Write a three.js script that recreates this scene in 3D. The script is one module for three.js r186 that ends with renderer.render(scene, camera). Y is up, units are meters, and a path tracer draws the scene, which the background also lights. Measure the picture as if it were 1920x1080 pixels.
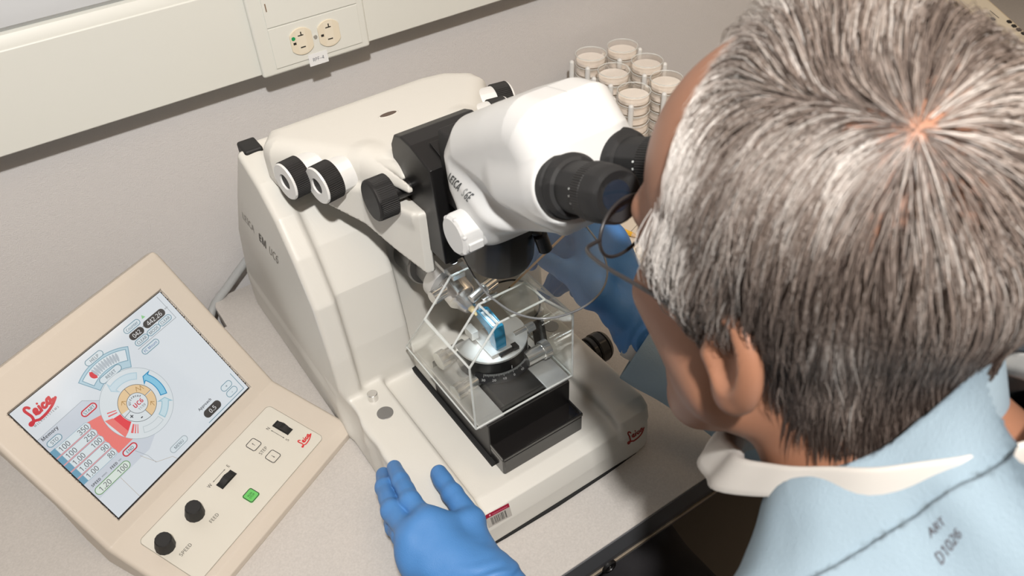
import * as THREE from 'three';
import { RoundedBoxGeometry } from 'three/addons/geometries/RoundedBoxGeometry.js';
import { mergeGeometries, mergeVertices, toCreasedNormals } from 'three/addons/utils/BufferGeometryUtils.js';
import { RectAreaLightUniformsLib } from 'three/addons/lights/RectAreaLightUniformsLib.js';

// ---------------------------------------------------------------- camera, lights, exposure
// All lengths below are metres measured from the worktop: y = 0 is the table top, T lifts it above the floor.
const T = 0.75;
const scene = new THREE.Scene();
scene.background = new THREE.Color(0x050505);
const F = 1543, EYE = new THREE.Vector3(0, 0.81, 0);
const CR = new THREE.Vector3(0.8234, -0.0394, 0.566), CU = new THREE.Vector3(0.4005, 0.7471, -0.5305), CB = new THREE.Vector3(-0.402, 0.6635, 0.631);
const camera = new THREE.PerspectiveCamera(2 * Math.atan(540 / F) * 180 / Math.PI, 16 / 9, 0.02, 30);
camera.position.copy(EYE).add(new THREE.Vector3(0, T, 0));
camera.up.copy(CU);
camera.lookAt(camera.position.clone().sub(CB));
camera.updateMatrixWorld();
camera.focus = 0.93; camera.userData.fStop = 9;

const renderer = new THREE.WebGLRenderer({ antialias: true });
renderer.toneMapping = THREE.LinearToneMapping;
renderer.toneMappingExposure = 1.0;
renderer.shadowMap.enabled = true;
renderer.shadowMap.type = THREE.PCFSoftShadowMap;
RectAreaLightUniformsLib.init();

const FLASH = new THREE.Vector3(-0.09, 1.50, 0.30), FLASH_AIM = new THREE.Vector3(0.30, 0.10, -0.66);
const flashLight = new THREE.RectAreaLight(new THREE.Color().setRGB(1, 0.975, 0.945), 2650, 0.07, 0.05);
flashLight.position.copy(FLASH).add(new THREE.Vector3(0, T, 0));
flashLight.lookAt(FLASH_AIM.x, FLASH_AIM.y + T, FLASH_AIM.z);
flashLight.castShadow = true;
scene.add(flashLight);
const CEIL = 1.75, PANELS = [[0.25, 0.55], [1.75, 0.25]];
for (const [x, z] of PANELS) {
  const l = new THREE.RectAreaLight(new THREE.Color().setRGB(1, 0.73, 0.48), 3.2, 0.58, 1.18);
  l.position.set(x, CEIL - 0.03 + T, z); l.lookAt(x, 0, z); l.castShadow = true; scene.add(l);
}

// ---------------------------------------------------------------- helpers
const V = (x, y, z) => new THREE.Vector3(x, y, z);
const rgb = (r, g, b) => new THREE.Color().setRGB(r, g, b);
let seed = 7;
const rnd = () => { seed = (seed * 1664525 + 1013904223) >>> 0; return seed / 4294967296; };
const rr = (a, b) => a + (b - a) * rnd();
const clamp = (x, a, b) => Math.max(a, Math.min(b, x));
const mixn = (a, b, t) => a + (b - a) * t;
const sstep = (a, b, x) => { const t = clamp((x - a) / (b - a), 0, 1); return t * t * (3 - 2 * t); };
function rayDir(px, py) { const u = (px - 960) / F, v = -(py - 540) / F; return V(0, 0, 0).addScaledVector(CR, u).addScaledVector(CU, v).sub(CB); }
const onY = (px, py, y) => { const d = rayDir(px, py); return EYE.clone().addScaledVector(d, (y - EYE.y) / d.y); };
const onX = (px, py, x) => { const d = rayDir(px, py); return EYE.clone().addScaledVector(d, (x - EYE.x) / d.x); };
const onZ = (px, py, z) => { const d = rayDir(px, py); return EYE.clone().addScaledVector(d, (z - EYE.z) / d.z); };

const taken = {};
function numbered(n) { const k = taken[n] = (taken[n] ?? -1) + 1; return k ? `${n}_${String(k).padStart(3, '0')}` : n; }
const origins = new WeakMap();
function tag(o, label, category, group) { o.userData.label = label; if (category) o.userData.category = category; if (group) o.userData.group = group; return o; }
function thing(name, label, category, [x, y, z] = [0, 0, 0], { group, turn = 0, local = false } = {}) {
  const o = new THREE.Group(); o.name = numbered(name); scene.add(o);
  o.position.set(x, y + T, z); o.rotation.y = turn; tag(o, label, category, group);
  origins.set(o, local ? V(0, 0, 0) : V(x, y, z));
  return o;
}
function obj(name, geo, m, parent = scene) {
  const g = Array.isArray(geo) ? merge(geo) : geo;
  const o = new THREE.Mesh(g, m);
  o.castShadow = o.receiveShadow = true;
  if (parent === scene) { o.name = numbered(name); o.position.y = T; } else { o.name = name; if (origins.has(parent)) o.position.copy(origins.get(parent)).negate(); }
  parent.add(o);
  return o;
}
function struct(name, geo, m, label) { const o = obj(name, geo, m); o.userData.kind = 'structure'; if (label) o.userData.label = label; return o; }
function single(name, geo, m, label, category, group) {            // a thing that is one mesh
  const o = obj(name, geo, m); return tag(o, label, category, group);
}
function strip(g) { const o = g.index ? g.toNonIndexed() : g; for (const k of Object.keys(o.attributes)) if (!['position', 'normal', 'uv'].includes(k)) o.deleteAttribute(k); if (!o.attributes.uv) o.setAttribute('uv', new THREE.BufferAttribute(new Float32Array(o.attributes.position.count * 2), 2)); return o; }
function merge(a) { return a.length === 1 ? a[0] : mergeGeometries(a.map(strip), false); }
function box(x0, x1, y0, y1, z0, z1, r = 0) {
  const w = x1 - x0, h = y1 - y0, d = z1 - z0;
  const g = r ? new RoundedBoxGeometry(w, h, d, 3, Math.min(r, w / 2.01, h / 2.01, d / 2.01)) : new THREE.BoxGeometry(w, h, d);
  boxUV(g); g.translate((x0 + x1) / 2, (y0 + y1) / 2, (z0 + z1) / 2); return g;
}
function boxUV(g) {
  const p = g.attributes.position, n = g.attributes.normal, uv = new Float32Array(p.count * 2);
  for (let i = 0; i < p.count; i++) {
    const ax = Math.abs(n.getX(i)), ay = Math.abs(n.getY(i)), az = Math.abs(n.getZ(i));
    if (ay >= ax && ay >= az) { uv[2 * i] = p.getX(i); uv[2 * i + 1] = p.getZ(i); } else if (ax >= az) { uv[2 * i] = p.getZ(i); uv[2 * i + 1] = p.getY(i); } else { uv[2 * i] = p.getX(i); uv[2 * i + 1] = p.getY(i); }
  }
  g.setAttribute('uv', new THREE.BufferAttribute(uv, 2)); return g;
}
const UP = V(0, 1, 0);
function along(g, p, dir) { g.applyQuaternion(new THREE.Quaternion().setFromUnitVectors(UP, dir.clone().normalize())); g.translate(p.x, p.y, p.z); return g; }
function cyl(r0, r1, a, b, seg = 32, bev = 0) {                    // cylinder from a to b with an optional bevel
  const L = a.distanceTo(b), d = b.clone().sub(a);
  const pr = bev ? [[0, 0], [r0 - bev, 0], [r0, bev], [r1, L - bev], [r1 - bev, L], [0, L]] : [[0, 0], [r0, 0], [r1, L], [0, L]];
  return lathe(pr, a, d, seg);
}
function lathe(pr, p, dir, seg = 40) {
  const g = new THREE.LatheGeometry(pr.map(([r, h]) => new THREE.Vector2(Math.max(r, 1e-5), h)), seg);
  return along(toCreasedNormals(g, 0.6), p, dir);
}
function knurl(r, depth, n, a, b, bev = 0.001) {                    // ribbed cylinder
  const L = a.distanceTo(b), pos = [], idx = [], N = n * 4;
  const rows = [[0, 0, 0], [r - bev - depth, 0, 0], [r - depth, bev, 1], [r - depth, L - bev, 1], [r - bev - depth, L, 0], [0, L, 0]];
  for (const [rad, h, rib] of rows) for (let i = 0; i < N; i++) { const rp = rad + (rib && i % 4 < 2 ? depth : 0), t = i / N * Math.PI * 2; pos.push(rp * Math.cos(t), h, rp * Math.sin(t)); }
  for (let j = 0; j + 1 < rows.length; j++) for (let i = 0; i < N; i++) { const k = (i + 1) % N; idx.push(j * N + i, (j + 1) * N + i, j * N + k, j * N + k, (j + 1) * N + i, (j + 1) * N + k); }
  const g = new THREE.BufferGeometry(); g.setAttribute('position', new THREE.Float32BufferAttribute(pos, 3)); g.setIndex(idx);
  return along(toCreasedNormals(strip(withN(g)), 0.5), a, b.clone().sub(a));
}
function withN(g) { g.computeVertexNormals(); return g; }
function tube(pts, r, seg = 60, rad = 10, closed = false) { return new THREE.TubeGeometry(new THREE.CatmullRomCurve3(pts, closed), seg, r, rad, closed); }
function prism(pts, y0, y1, bevel = 0, axis = 'y') {                // polygon [[x,z]...] extruded in y (or [[z,y]] along x)
  const s = new THREE.Shape(pts.map(([a, b]) => new THREE.Vector2(a, b)));
  const g = new THREE.ExtrudeGeometry(s, { depth: y1 - y0 - 2 * bevel, bevelEnabled: bevel > 0, bevelThickness: bevel, bevelSize: bevel, bevelOffset: -bevel, bevelSegments: 3, curveSegments: 16 });
  g.translate(0, 0, y0 + bevel);
  if (axis === 'y') { const p = g.attributes.position; for (let i = 0; i < p.count; i++) p.setXYZ(i, p.getX(i), p.getZ(i), p.getY(i)); }
  if (axis === 'x') { const p = g.attributes.position; for (let i = 0; i < p.count; i++) p.setXYZ(i, p.getZ(i), p.getY(i), p.getX(i)); }
  const q = strip(g), p = q.attributes.position;                   // mirrored by the swap: turn the triangles round
  for (let i = 0; i < p.count; i += 3) { const a = [p.getX(i), p.getY(i), p.getZ(i)]; p.setXYZ(i, p.getX(i + 1), p.getY(i + 1), p.getZ(i + 1)); p.setXYZ(i + 1, ...a); }
  q.computeVertexNormals(); return boxUV(toCreasedNormals(q, 0.5));
}
function quad(a, b, c, d, nu = 1, nv = 1) {                         // a top left, b top right, c bottom right, d bottom left
  const pos = [], uv = [], idx = [];
  for (let j = 0; j <= nv; j++) for (let i = 0; i <= nu; i++) {
    const s = i / nu, t = j / nv, p = a.clone().lerp(b, s).lerp(d.clone().lerp(c, s), t);
    pos.push(p.x, p.y, p.z); uv.push(s, 1 - t);
  }
  for (let j = 0; j < nv; j++) for (let i = 0; i < nu; i++) { const k = j * (nu + 1) + i; idx.push(k, k + nu + 1, k + 1, k + 1, k + nu + 1, k + nu + 2); }
  const g = new THREE.BufferGeometry(); g.setAttribute('position', new THREE.Float32BufferAttribute(pos, 3)); g.setAttribute('uv', new THREE.Float32BufferAttribute(uv, 2)); g.setIndex(idx);
  return withN(g);
}

// ---- signed distances and a surface-net mesher for moulded shells, bodies and gloves
const len3 = (x, y, z) => Math.sqrt(x * x + y * y + z * z);
const smin = (a, b, k) => { const h = Math.max(k - Math.abs(a - b), 0) / k; return Math.min(a, b) - h * h * k * 0.25; };
const smax = (a, b, k) => -smin(-a, -b, k);
const sBox = (x, y, z, cx, cy, cz, hx, hy, hz, r) => { const a = Math.abs(x - cx) - hx + r, b = Math.abs(y - cy) - hy + r, c = Math.abs(z - cz) - hz + r; return len3(Math.max(a, 0), Math.max(b, 0), Math.max(c, 0)) + Math.min(Math.max(a, b, c), 0) - r; };
function sCap(x, y, z, a, b, ra, rb) {
  const bx = b.x - a.x, by = b.y - a.y, bz = b.z - a.z, px = x - a.x, py = y - a.y, pz = z - a.z;
  const t = clamp((px * bx + py * by + pz * bz) / (bx * bx + by * by + bz * bz + 1e-12), 0, 1);
  return len3(px - bx * t, py - by * t, pz - bz * t) - (ra + (rb - ra) * t);
}
function sEll(x, y, z, c, r) {
  const dx = x - c[0], dy = y - c[1], dz = z - c[2], k0 = len3(dx / r[0], dy / r[1], dz / r[2]), k1 = len3(dx / (r[0] * r[0]), dy / (r[1] * r[1]), dz / (r[2] * r[2]));
  return k1 < 1e-9 ? -Math.min(...r) : k0 * (k0 - 1) / k1;
}
function poly2(pts) {
  const n = pts.length;
  return (x, y) => {
    let d = 1e9, s = 1;
    for (let i = 0, j = n - 1; i < n; j = i++) {
      const ex = pts[j][0] - pts[i][0], ey = pts[j][1] - pts[i][1], wx = x - pts[i][0], wy = y - pts[i][1];
      const t = clamp((wx * ex + wy * ey) / (ex * ex + ey * ey), 0, 1), bx = wx - ex * t, by = wy - ey * t;
      d = Math.min(d, bx * bx + by * by);
      const c1 = y >= pts[i][1], c2 = y < pts[j][1], c3 = ex * wy > ey * wx;
      if ((c1 && c2 && c3) || (!c1 && !c2 && !c3)) s = -s;
    }
    return s * Math.sqrt(d);
  };
}
const extr = (d2, t, h, r) => { const a = d2 + r, b = Math.abs(t) - h + r; return Math.min(Math.max(a, b), 0) + Math.hypot(Math.max(a, 0), Math.max(b, 0)) - r; };
function nets(f, lo, hi, h) {
  const nx = Math.ceil((hi[0] - lo[0]) / h) + 1, ny = Math.ceil((hi[1] - lo[1]) / h) + 1, nz = Math.ceil((hi[2] - lo[2]) / h) + 1, B = 4;
  const val = new Float32Array(nx * ny * nz), at = (i, j, k) => (k * ny + j) * nx + i;
  for (let k = 0; k < nz; k += B) for (let j = 0; j < ny; j += B) for (let i = 0; i < nx; i += B) {
    const c = f(lo[0] + (i + 1.5) * h, lo[1] + (j + 1.5) * h, lo[2] + (k + 1.5) * h), skip = Math.abs(c) > h * B * 1.8;
    for (let kk = k; kk < Math.min(k + B, nz); kk++) for (let jj = j; jj < Math.min(j + B, ny); jj++) for (let ii = i; ii < Math.min(i + B, nx); ii++)
      val[at(ii, jj, kk)] = skip ? c : f(lo[0] + ii * h, lo[1] + jj * h, lo[2] + kk * h);
  }
  const cell = new Int32Array(nx * ny * nz).fill(-1), pos = [], idx = [], v = new Float32Array(8);
  const E = [[0, 1], [0, 2], [0, 4], [1, 3], [1, 5], [2, 3], [2, 6], [3, 7], [4, 5], [4, 6], [5, 7], [6, 7]];
  for (let k = 0; k < nz - 1; k++) for (let j = 0; j < ny - 1; j++) for (let i = 0; i < nx - 1; i++) {
    let m = 0;
    for (let c = 0; c < 8; c++) { const q = val[at(i + (c & 1), j + (c >> 1 & 1), k + (c >> 2))]; v[c] = q; if (q < 0) m |= 1 << c; }
    if (m === 0 || m === 255) continue;
    let sx = 0, sy = 0, sz = 0, n = 0;
    for (const [a, b] of E) if ((v[a] < 0) !== (v[b] < 0)) {
      const t = v[a] / (v[a] - v[b]); n++;
      sx += mixn(a & 1, b & 1, t); sy += mixn(a >> 1 & 1, b >> 1 & 1, t); sz += mixn(a >> 2, b >> 2, t);
    }
    cell[at(i, j, k)] = pos.length / 3; pos.push(lo[0] + (i + sx / n) * h, lo[1] + (j + sy / n) * h, lo[2] + (k + sz / n) * h);
  }
  const Q = (a, b, c, d, fl) => { if (a < 0 || b < 0 || c < 0 || d < 0) return; fl ? idx.push(a, b, c, a, c, d) : idx.push(a, c, b, a, d, c); };
  for (let k = 1; k < nz - 1; k++) for (let j = 1; j < ny - 1; j++) for (let i = 1; i < nx - 1; i++) {
    const a = val[at(i, j, k)] < 0;
    if (a !== (val[at(i + 1, j, k)] < 0)) Q(cell[at(i, j - 1, k - 1)], cell[at(i, j, k - 1)], cell[at(i, j, k)], cell[at(i, j - 1, k)], a);
    if (a !== (val[at(i, j + 1, k)] < 0)) Q(cell[at(i - 1, j, k - 1)], cell[at(i - 1, j, k)], cell[at(i, j, k)], cell[at(i, j, k - 1)], a);
    if (a !== (val[at(i, j, k + 1)] < 0)) Q(cell[at(i - 1, j - 1, k)], cell[at(i, j - 1, k)], cell[at(i, j, k)], cell[at(i - 1, j, k)], a);
  }
  const nrm = new Float32Array(pos.length), uv = new Float32Array(pos.length / 3 * 2), e = h * 0.35;
  for (let i = 0; i < pos.length; i += 3) {
    for (let it = 0; it < 2; it++) {
      const x = pos[i], y = pos[i + 1], z = pos[i + 2];
      let gx = f(x + e, y, z) - f(x - e, y, z), gy = f(x, y + e, z) - f(x, y - e, z), gz = f(x, y, z + e) - f(x, y, z - e); const L = len3(gx, gy, gz) || 1;
      gx /= L; gy /= L; gz /= L;
      if (!it) { const d = clamp(f(x, y, z) / Math.max(L / (2 * e), 0.5), -h * 0.6, h * 0.6); pos[i] -= gx * d; pos[i + 1] -= gy * d; pos[i + 2] -= gz * d; }
      nrm[i] = gx; nrm[i + 1] = gy; nrm[i + 2] = gz;
    }
    uv[i / 3 * 2] = pos[i] + 0.37 * pos[i + 1]; uv[i / 3 * 2 + 1] = pos[i + 2] + 0.61 * pos[i + 1];
  }
  const g = new THREE.BufferGeometry();
  g.setAttribute('position', new THREE.Float32BufferAttribute(pos, 3)); g.setAttribute('normal', new THREE.BufferAttribute(nrm, 3)); g.setAttribute('uv', new THREE.BufferAttribute(uv, 2)); g.setIndex(idx);
  return g;
}
function onShell(f, p, d, reach = 3, fall = null) {                                          // walk from p along d to the surface f = 0
  const q = p.clone(); for (let i = 0; i < 80; i++) { const s = f(q.x, q.y, q.z); if (Math.abs(s) < 2e-5) break; q.addScaledVector(d, s * 0.8); if (q.distanceTo(p) > reach) return fall ? fall.clone() : q; } return q;
}
const hit = (px, py, f, t0 = 0.25) => { const d = rayDir(px, py).normalize(); return onShell(f, EYE.clone().addScaledVector(d, t0), d); };
function decal(f, a, b, c, d, lift = 0.0004, nu = 16, nv = 8) {       // printed film that lies on the moulded surface f between four corner points
  const g = quad(a, b, c, d, nu, nv), p = g.attributes.position;
  const n = b.clone().sub(a).cross(d.clone().sub(a)).normalize(); // points into the surface
  for (let i = 0; i < p.count; i++) { const o = V(p.getX(i), p.getY(i), p.getZ(i)), q = o.clone().addScaledVector(n, -0.01); const h2 = onShell(f, q, n, 0.06, o).addScaledVector(n, -lift); p.setXYZ(i, h2.x, h2.y, h2.z); }
  return withN(g);
}

// ---- textures
function dtex(n, fn, repeat = 1, color = false) {
  const a = new Uint8Array(n * n * 4);
  for (let y = 0; y < n; y++) for (let x = 0; x < n; x++) { const v = fn(x / n, y / n), c = Array.isArray(v) ? v : [v, v, v]; for (let i = 0; i < 3; i++) a[(y * n + x) * 4 + i] = clamp(Math.round(c[i] * 255), 0, 255); a[(y * n + x) * 4 + 3] = 255; }
  const t = new THREE.DataTexture(a, n, n); t.wrapS = t.wrapT = THREE.RepeatWrapping; t.magFilter = THREE.LinearFilter; t.minFilter = THREE.LinearMipmapLinearFilter; t.repeat.set(repeat, repeat); if (color) t.colorSpace = THREE.SRGBColorSpace; t.needsUpdate = true; return t;
}
function tileNoise(cells, sd) {                                       // value noise that repeats on the unit square
  const g = []; let s = sd; for (let i = 0; i < cells * cells; i++) { s = (s * 1664525 + 1013904223) >>> 0; g.push(s / 4294967296); }
  const q = (i, j) => g[((j % cells + cells) % cells) * cells + (i % cells + cells) % cells];
  return (u, v) => { const x = u * cells, y = v * cells, i = Math.floor(x), j = Math.floor(y), a = x - i, b = y - j, fa = a * a * (3 - 2 * a), fb = b * b * (3 - 2 * b); return mixn(mixn(q(i, j), q(i + 1, j), fa), mixn(q(i, j + 1), q(i + 1, j + 1), fa), fb); };
}
const n8 = tileNoise(8, 1), n32 = tileNoise(32, 2), n96 = tileNoise(96, 3), n128 = tileNoise(128, 4);
const grainTex = (rep) => dtex(256, (u, v) => 0.5 * n128(u, v) + 0.35 * n96(u, v) + 0.15 * n32(u, v), rep);
const grain = grainTex(8), grainFine = grainTex(20);
const hash3 = (x, y, z) => { const s = Math.sin(x * 127.1 + y * 311.7 + z * 74.7) * 43758.5453; return s - Math.floor(s); };
function noise3(x, y, z) {
  const i = Math.floor(x), j = Math.floor(y), k = Math.floor(z), a = x - i, b = y - j, c = z - k, f = (t) => t * t * (3 - 2 * t), A = f(a), Bb = f(b), Cc = f(c);
  const L = (k2) => mixn(mixn(hash3(i, j, k2), hash3(i + 1, j, k2), A), mixn(hash3(i, j + 1, k2), hash3(i + 1, j + 1, k2), A), Bb);
  return mixn(L(k), L(k + 1), Cc) * 2 - 1;
}
function ctex(w, h, draw) {
  const c = document.createElement('canvas'); c.width = w; c.height = h; const x = c.getContext('2d'); draw(x, w, h);
  const t = new THREE.CanvasTexture(c); t.colorSpace = THREE.SRGBColorSpace; t.anisotropy = 8; return t;
}
const print = (w, h, draw, rough = 0.5) => new THREE.MeshStandardMaterial({ map: ctex(w, h, draw), transparent: true, roughness: rough, side: THREE.DoubleSide });
const std = (c, roughness, o = {}) => new THREE.MeshStandardMaterial({ color: c, roughness, ...o });
const phys = (c, roughness, o = {}) => new THREE.MeshPhysicalMaterial({ color: c, roughness, ...o });

const M = {
  wall: std(rgb(0.60, 0.585, 0.58), 0.9, { bumpMap: grainFine, bumpScale: 0.0006 }),
  ceiling: std(rgb(0.72, 0.70, 0.66), 0.95),
  floor: std(rgb(0.10, 0.09, 0.08), 0.7),
  laminate: std(rgb(0.53, 0.50, 0.47), 0.42, { map: dtex(256, (u, v) => { const k = 0.92 + 0.08 * (n128(u, v) * 0.6 + n96(v, u) * 0.4); return [k, k, k]; }, 6, true), bumpMap: grain, bumpScale: 0.0001 }),
  edge: std(rgb(0.085, 0.088, 0.095), 0.5),
  raceway: std(rgb(0.66, 0.665, 0.62), 0.42),
  ivory: std(rgb(0.70, 0.63, 0.50), 0.35),
  plastic: phys(rgb(0.61, 0.595, 0.55), 0.42, { clearcoat: 0.15, clearcoatRoughness: 0.4, bumpMap: grain, bumpScale: 0.00006 }),
  scopeWhite: phys(rgb(0.63, 0.635, 0.63), 0.38, { clearcoat: 0.2, clearcoatRoughness: 0.35 }),
  knobWhite: std(rgb(0.69, 0.69, 0.675), 0.4),
  beige: phys(rgb(0.53, 0.473, 0.405), 0.5, { bumpMap: grain, bumpScale: 0.00005 }),
  black: std(rgb(0.007, 0.0065, 0.0065), 0.4),
  blackMatt: std(rgb(0.010, 0.0095, 0.0095), 0.6),
  rubber: std(rgb(0.011, 0.011, 0.0115), 0.68),
  gloss: phys(rgb(0.010, 0.009, 0.009), 0.18, { clearcoat: 0.6, clearcoatRoughness: 0.1 }),
  steel: std(rgb(0.74, 0.73, 0.71), 0.26, { metalness: 0.9 }),
  satin: std(rgb(0.70, 0.695, 0.685), 0.42, { metalness: 0.75, bumpMap: grainFine, bumpScale: 0.00003 }),
  dull: std(rgb(0.34, 0.335, 0.33), 0.5, { metalness: 0.9, bumpMap: grainFine, bumpScale: 0.00005 }),
  acrylic: phys(rgb(0.975, 0.985, 0.98), 0.03, { transmission: 1, thickness: 0, ior: 1.36 }),
  acrylicEdge: phys(rgb(0.88, 0.90, 0.89), 0.3, { transmission: 0.55, thickness: 0, ior: 1.49 }),
  clearDish: phys(rgb(1, 0.99, 0.98), 0.05, { transmission: 1, thickness: 0, ior: 1.5 }),
  agar: std(rgb(0.96, 0.93, 0.89), 0.35),
  dark: std(rgb(0.01, 0.01, 0.01), 0.9),
};

// ---------------------------------------------------------------- the room
const WZ = -1.033, X0 = -1.9, X1 = 2.5, Z1 = 2.4, FLOOR = -T;
struct('floor', box(X0 - 0.1, X1 + 0.1, FLOOR - 0.1, FLOOR, WZ - 0.1, Z1 + 0.1), M.floor);
struct('ceiling', box(X0 - 0.1, X1 + 0.1, CEIL, CEIL + 0.1, WZ - 0.1, Z1 + 0.1), M.ceiling);
struct('wall_back', box(X0 - 0.1, X1 + 0.1, FLOOR, CEIL, WZ - 0.1, WZ), M.wall, 'grey painted wall behind the bench');
struct('wall_left', box(X0 - 0.1, X0, FLOOR, CEIL, WZ, Z1), M.wall);
struct('wall_right', box(X1, X1 + 0.1, FLOOR, CEIL, WZ, Z1), M.wall);
struct('wall_front', box(X0, X1, FLOOR, CEIL, Z1, Z1 + 0.1), M.wall);
{
  const lampGlass = std(rgb(0.9, 0.85, 0.75), 0.6, { emissive: rgb(1, 0.73, 0.48), emissiveIntensity: 0.8 });
  const frame = std(rgb(0.7, 0.7, 0.68), 0.5);
  const labels = ['warm white ceiling light panel above the seated person', 'warm white ceiling light panel above the right end of the bench'];
  PANELS.forEach(([x, z], i) => {
    const t = thing('ceiling_light', labels[i], 'lamp', [x, CEIL - 0.02, z]);
    obj('frame', [box(x - 0.31, x + 0.31, CEIL - 0.02, CEIL, z - 0.61, z - 0.59), box(x - 0.31, x + 0.31, CEIL - 0.02, CEIL, z + 0.59, z + 0.61), box(x - 0.31, x - 0.29, CEIL - 0.02, CEIL, z - 0.59, z + 0.59), box(x + 0.29, x + 0.31, CEIL - 0.02, CEIL, z - 0.59, z + 0.59)], frame, t);
    obj('diffuser', box(x - 0.29, x + 0.29, CEIL - 0.015, CEIL - 0.002, z - 0.59, z + 0.59), lampGlass, t);
  });
  // the photographer's flash: its shadows fall straight under the raceway and right-down of the knobs
  const t = thing('studio_flash', 'small black studio flash with glowing diffuser on a tall stand', 'lamp', [-0.45, FLOOR, 0.45]);
  const dir = FLASH_AIM.clone().sub(FLASH).normalize();
  const orient = (g) => { const m = new THREE.Matrix4().lookAt(FLASH, FLASH_AIM, UP); g.applyMatrix4(m); g.translate(FLASH.x, FLASH.y, FLASH.z); return g; };
  const b = new RoundedBoxGeometry(0.082, 0.062, 0.11, 3, 0.008); b.translate(0, 0, 0.065);
  obj('flash_body', orient(b), M.blackMatt, t);
  const d = new THREE.BoxGeometry(0.07, 0.05, 0.006); d.translate(0, 0, 0.006);
  obj('diffuser', orient(d), std(rgb(0.9, 0.9, 0.9), 0.6, { emissive: rgb(1, 0.975, 0.945), emissiveIntensity: 2 }), t);
  const back = FLASH.clone().addScaledVector(dir, -0.10);
  obj('boom', cyl(0.009, 0.009, back, V(-0.45, 1.58, 0.45), 16), M.blackMatt, t);
  obj('pole', cyl(0.014, 0.014, V(-0.45, FLOOR + 0.25, 0.45), V(-0.45, 1.60, 0.45), 16), M.blackMatt, t);
  for (let i = 0; i < 3; i++) { const a = i * 2.094 + 0.5; obj('leg', cyl(0.011, 0.009, V(-0.45, FLOOR + 0.32, 0.45), V(-0.45 + 0.36 * Math.cos(a), FLOOR + 0.008, 0.45 + 0.36 * Math.sin(a)), 12), M.blackMatt, t); }
}

// ---------------------------------------------------------------- bench
const TX0 = -1.3, TX1 = 2.05, TZ0 = -1.018, TZ1 = -0.36;
{
  const t = thing('lab_bench', 'pale grey laminate bench top with dark edge under the white microtome', 'table', [0.4, FLOOR, -0.69]);
  const R = 0.022, cx = 0.134, pts = [[TX0, TZ1], [TX0, -0.95], [cx - 0.018, -0.95]];
  for (let i = 0; i <= 8; i++) { const a = Math.PI - i / 8 * Math.PI / 2; pts.push([cx + R + R * Math.cos(a) - 0.018, TZ0 + R - R * Math.sin(a)]); }
  pts.push([TX1, TZ0], [TX1, TZ1]);
  obj('worktop', prism(pts, -0.030, 0, 0.0012), M.laminate, t);
  obj('front_edge', box(TX0, TX1, -0.033, -0.0015, TZ1 - 0.002, TZ1 + 0.0015, 0.001), M.edge, t);
  obj('edge_trim', box(TX0, TX1, -0.047, -0.0335, TZ1 - 0.03, TZ1 - 0.001, 0.0015), std(rgb(0.06, 0.06, 0.065), 0.5), t);
  obj('metal_strip', box(TX0, TX1, -0.0515, -0.047, TZ1 - 0.03, TZ1 + 0.001, 0.001), std(rgb(0.42, 0.35, 0.27), 0.4, { metalness: 0.6 }), t);
  obj('apron', box(TX0 + 0.02, TX1 - 0.02, -0.065, -0.0515, TZ0 + 0.06, TZ1 - 0.004), M.edge, t);
  const lk = V(0.339, -0.049, TZ1 + 0.0005);
  const lock = obj('lock', lathe([[0, 0], [0.0095, 0], [0.0095, 0.002], [0.008, 0.0035], [0.0055, 0.0035], [0.005, 0.0022], [0, 0.0022]], lk, V(0, 0, 1), 32), M.black, t);
  obj('keyhole', box(lk.x - 0.0007, lk.x + 0.0007, lk.y - 0.0028, lk.y + 0.0028, lk.z + 0.002, lk.z + 0.0032), M.steel, lock);
  for (const [x, z] of [[TX0 + 0.06, TZ0 + 0.1], [TX1 - 0.06, TZ0 + 0.1], [TX0 + 0.06, TZ1 - 0.08], [TX1 - 0.06, TZ1 - 0.08]]) obj('leg', box(x - 0.03, x + 0.03, FLOOR, -0.06, z - 0.03, z + 0.03, 0.003), M.edge, t);
}

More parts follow.
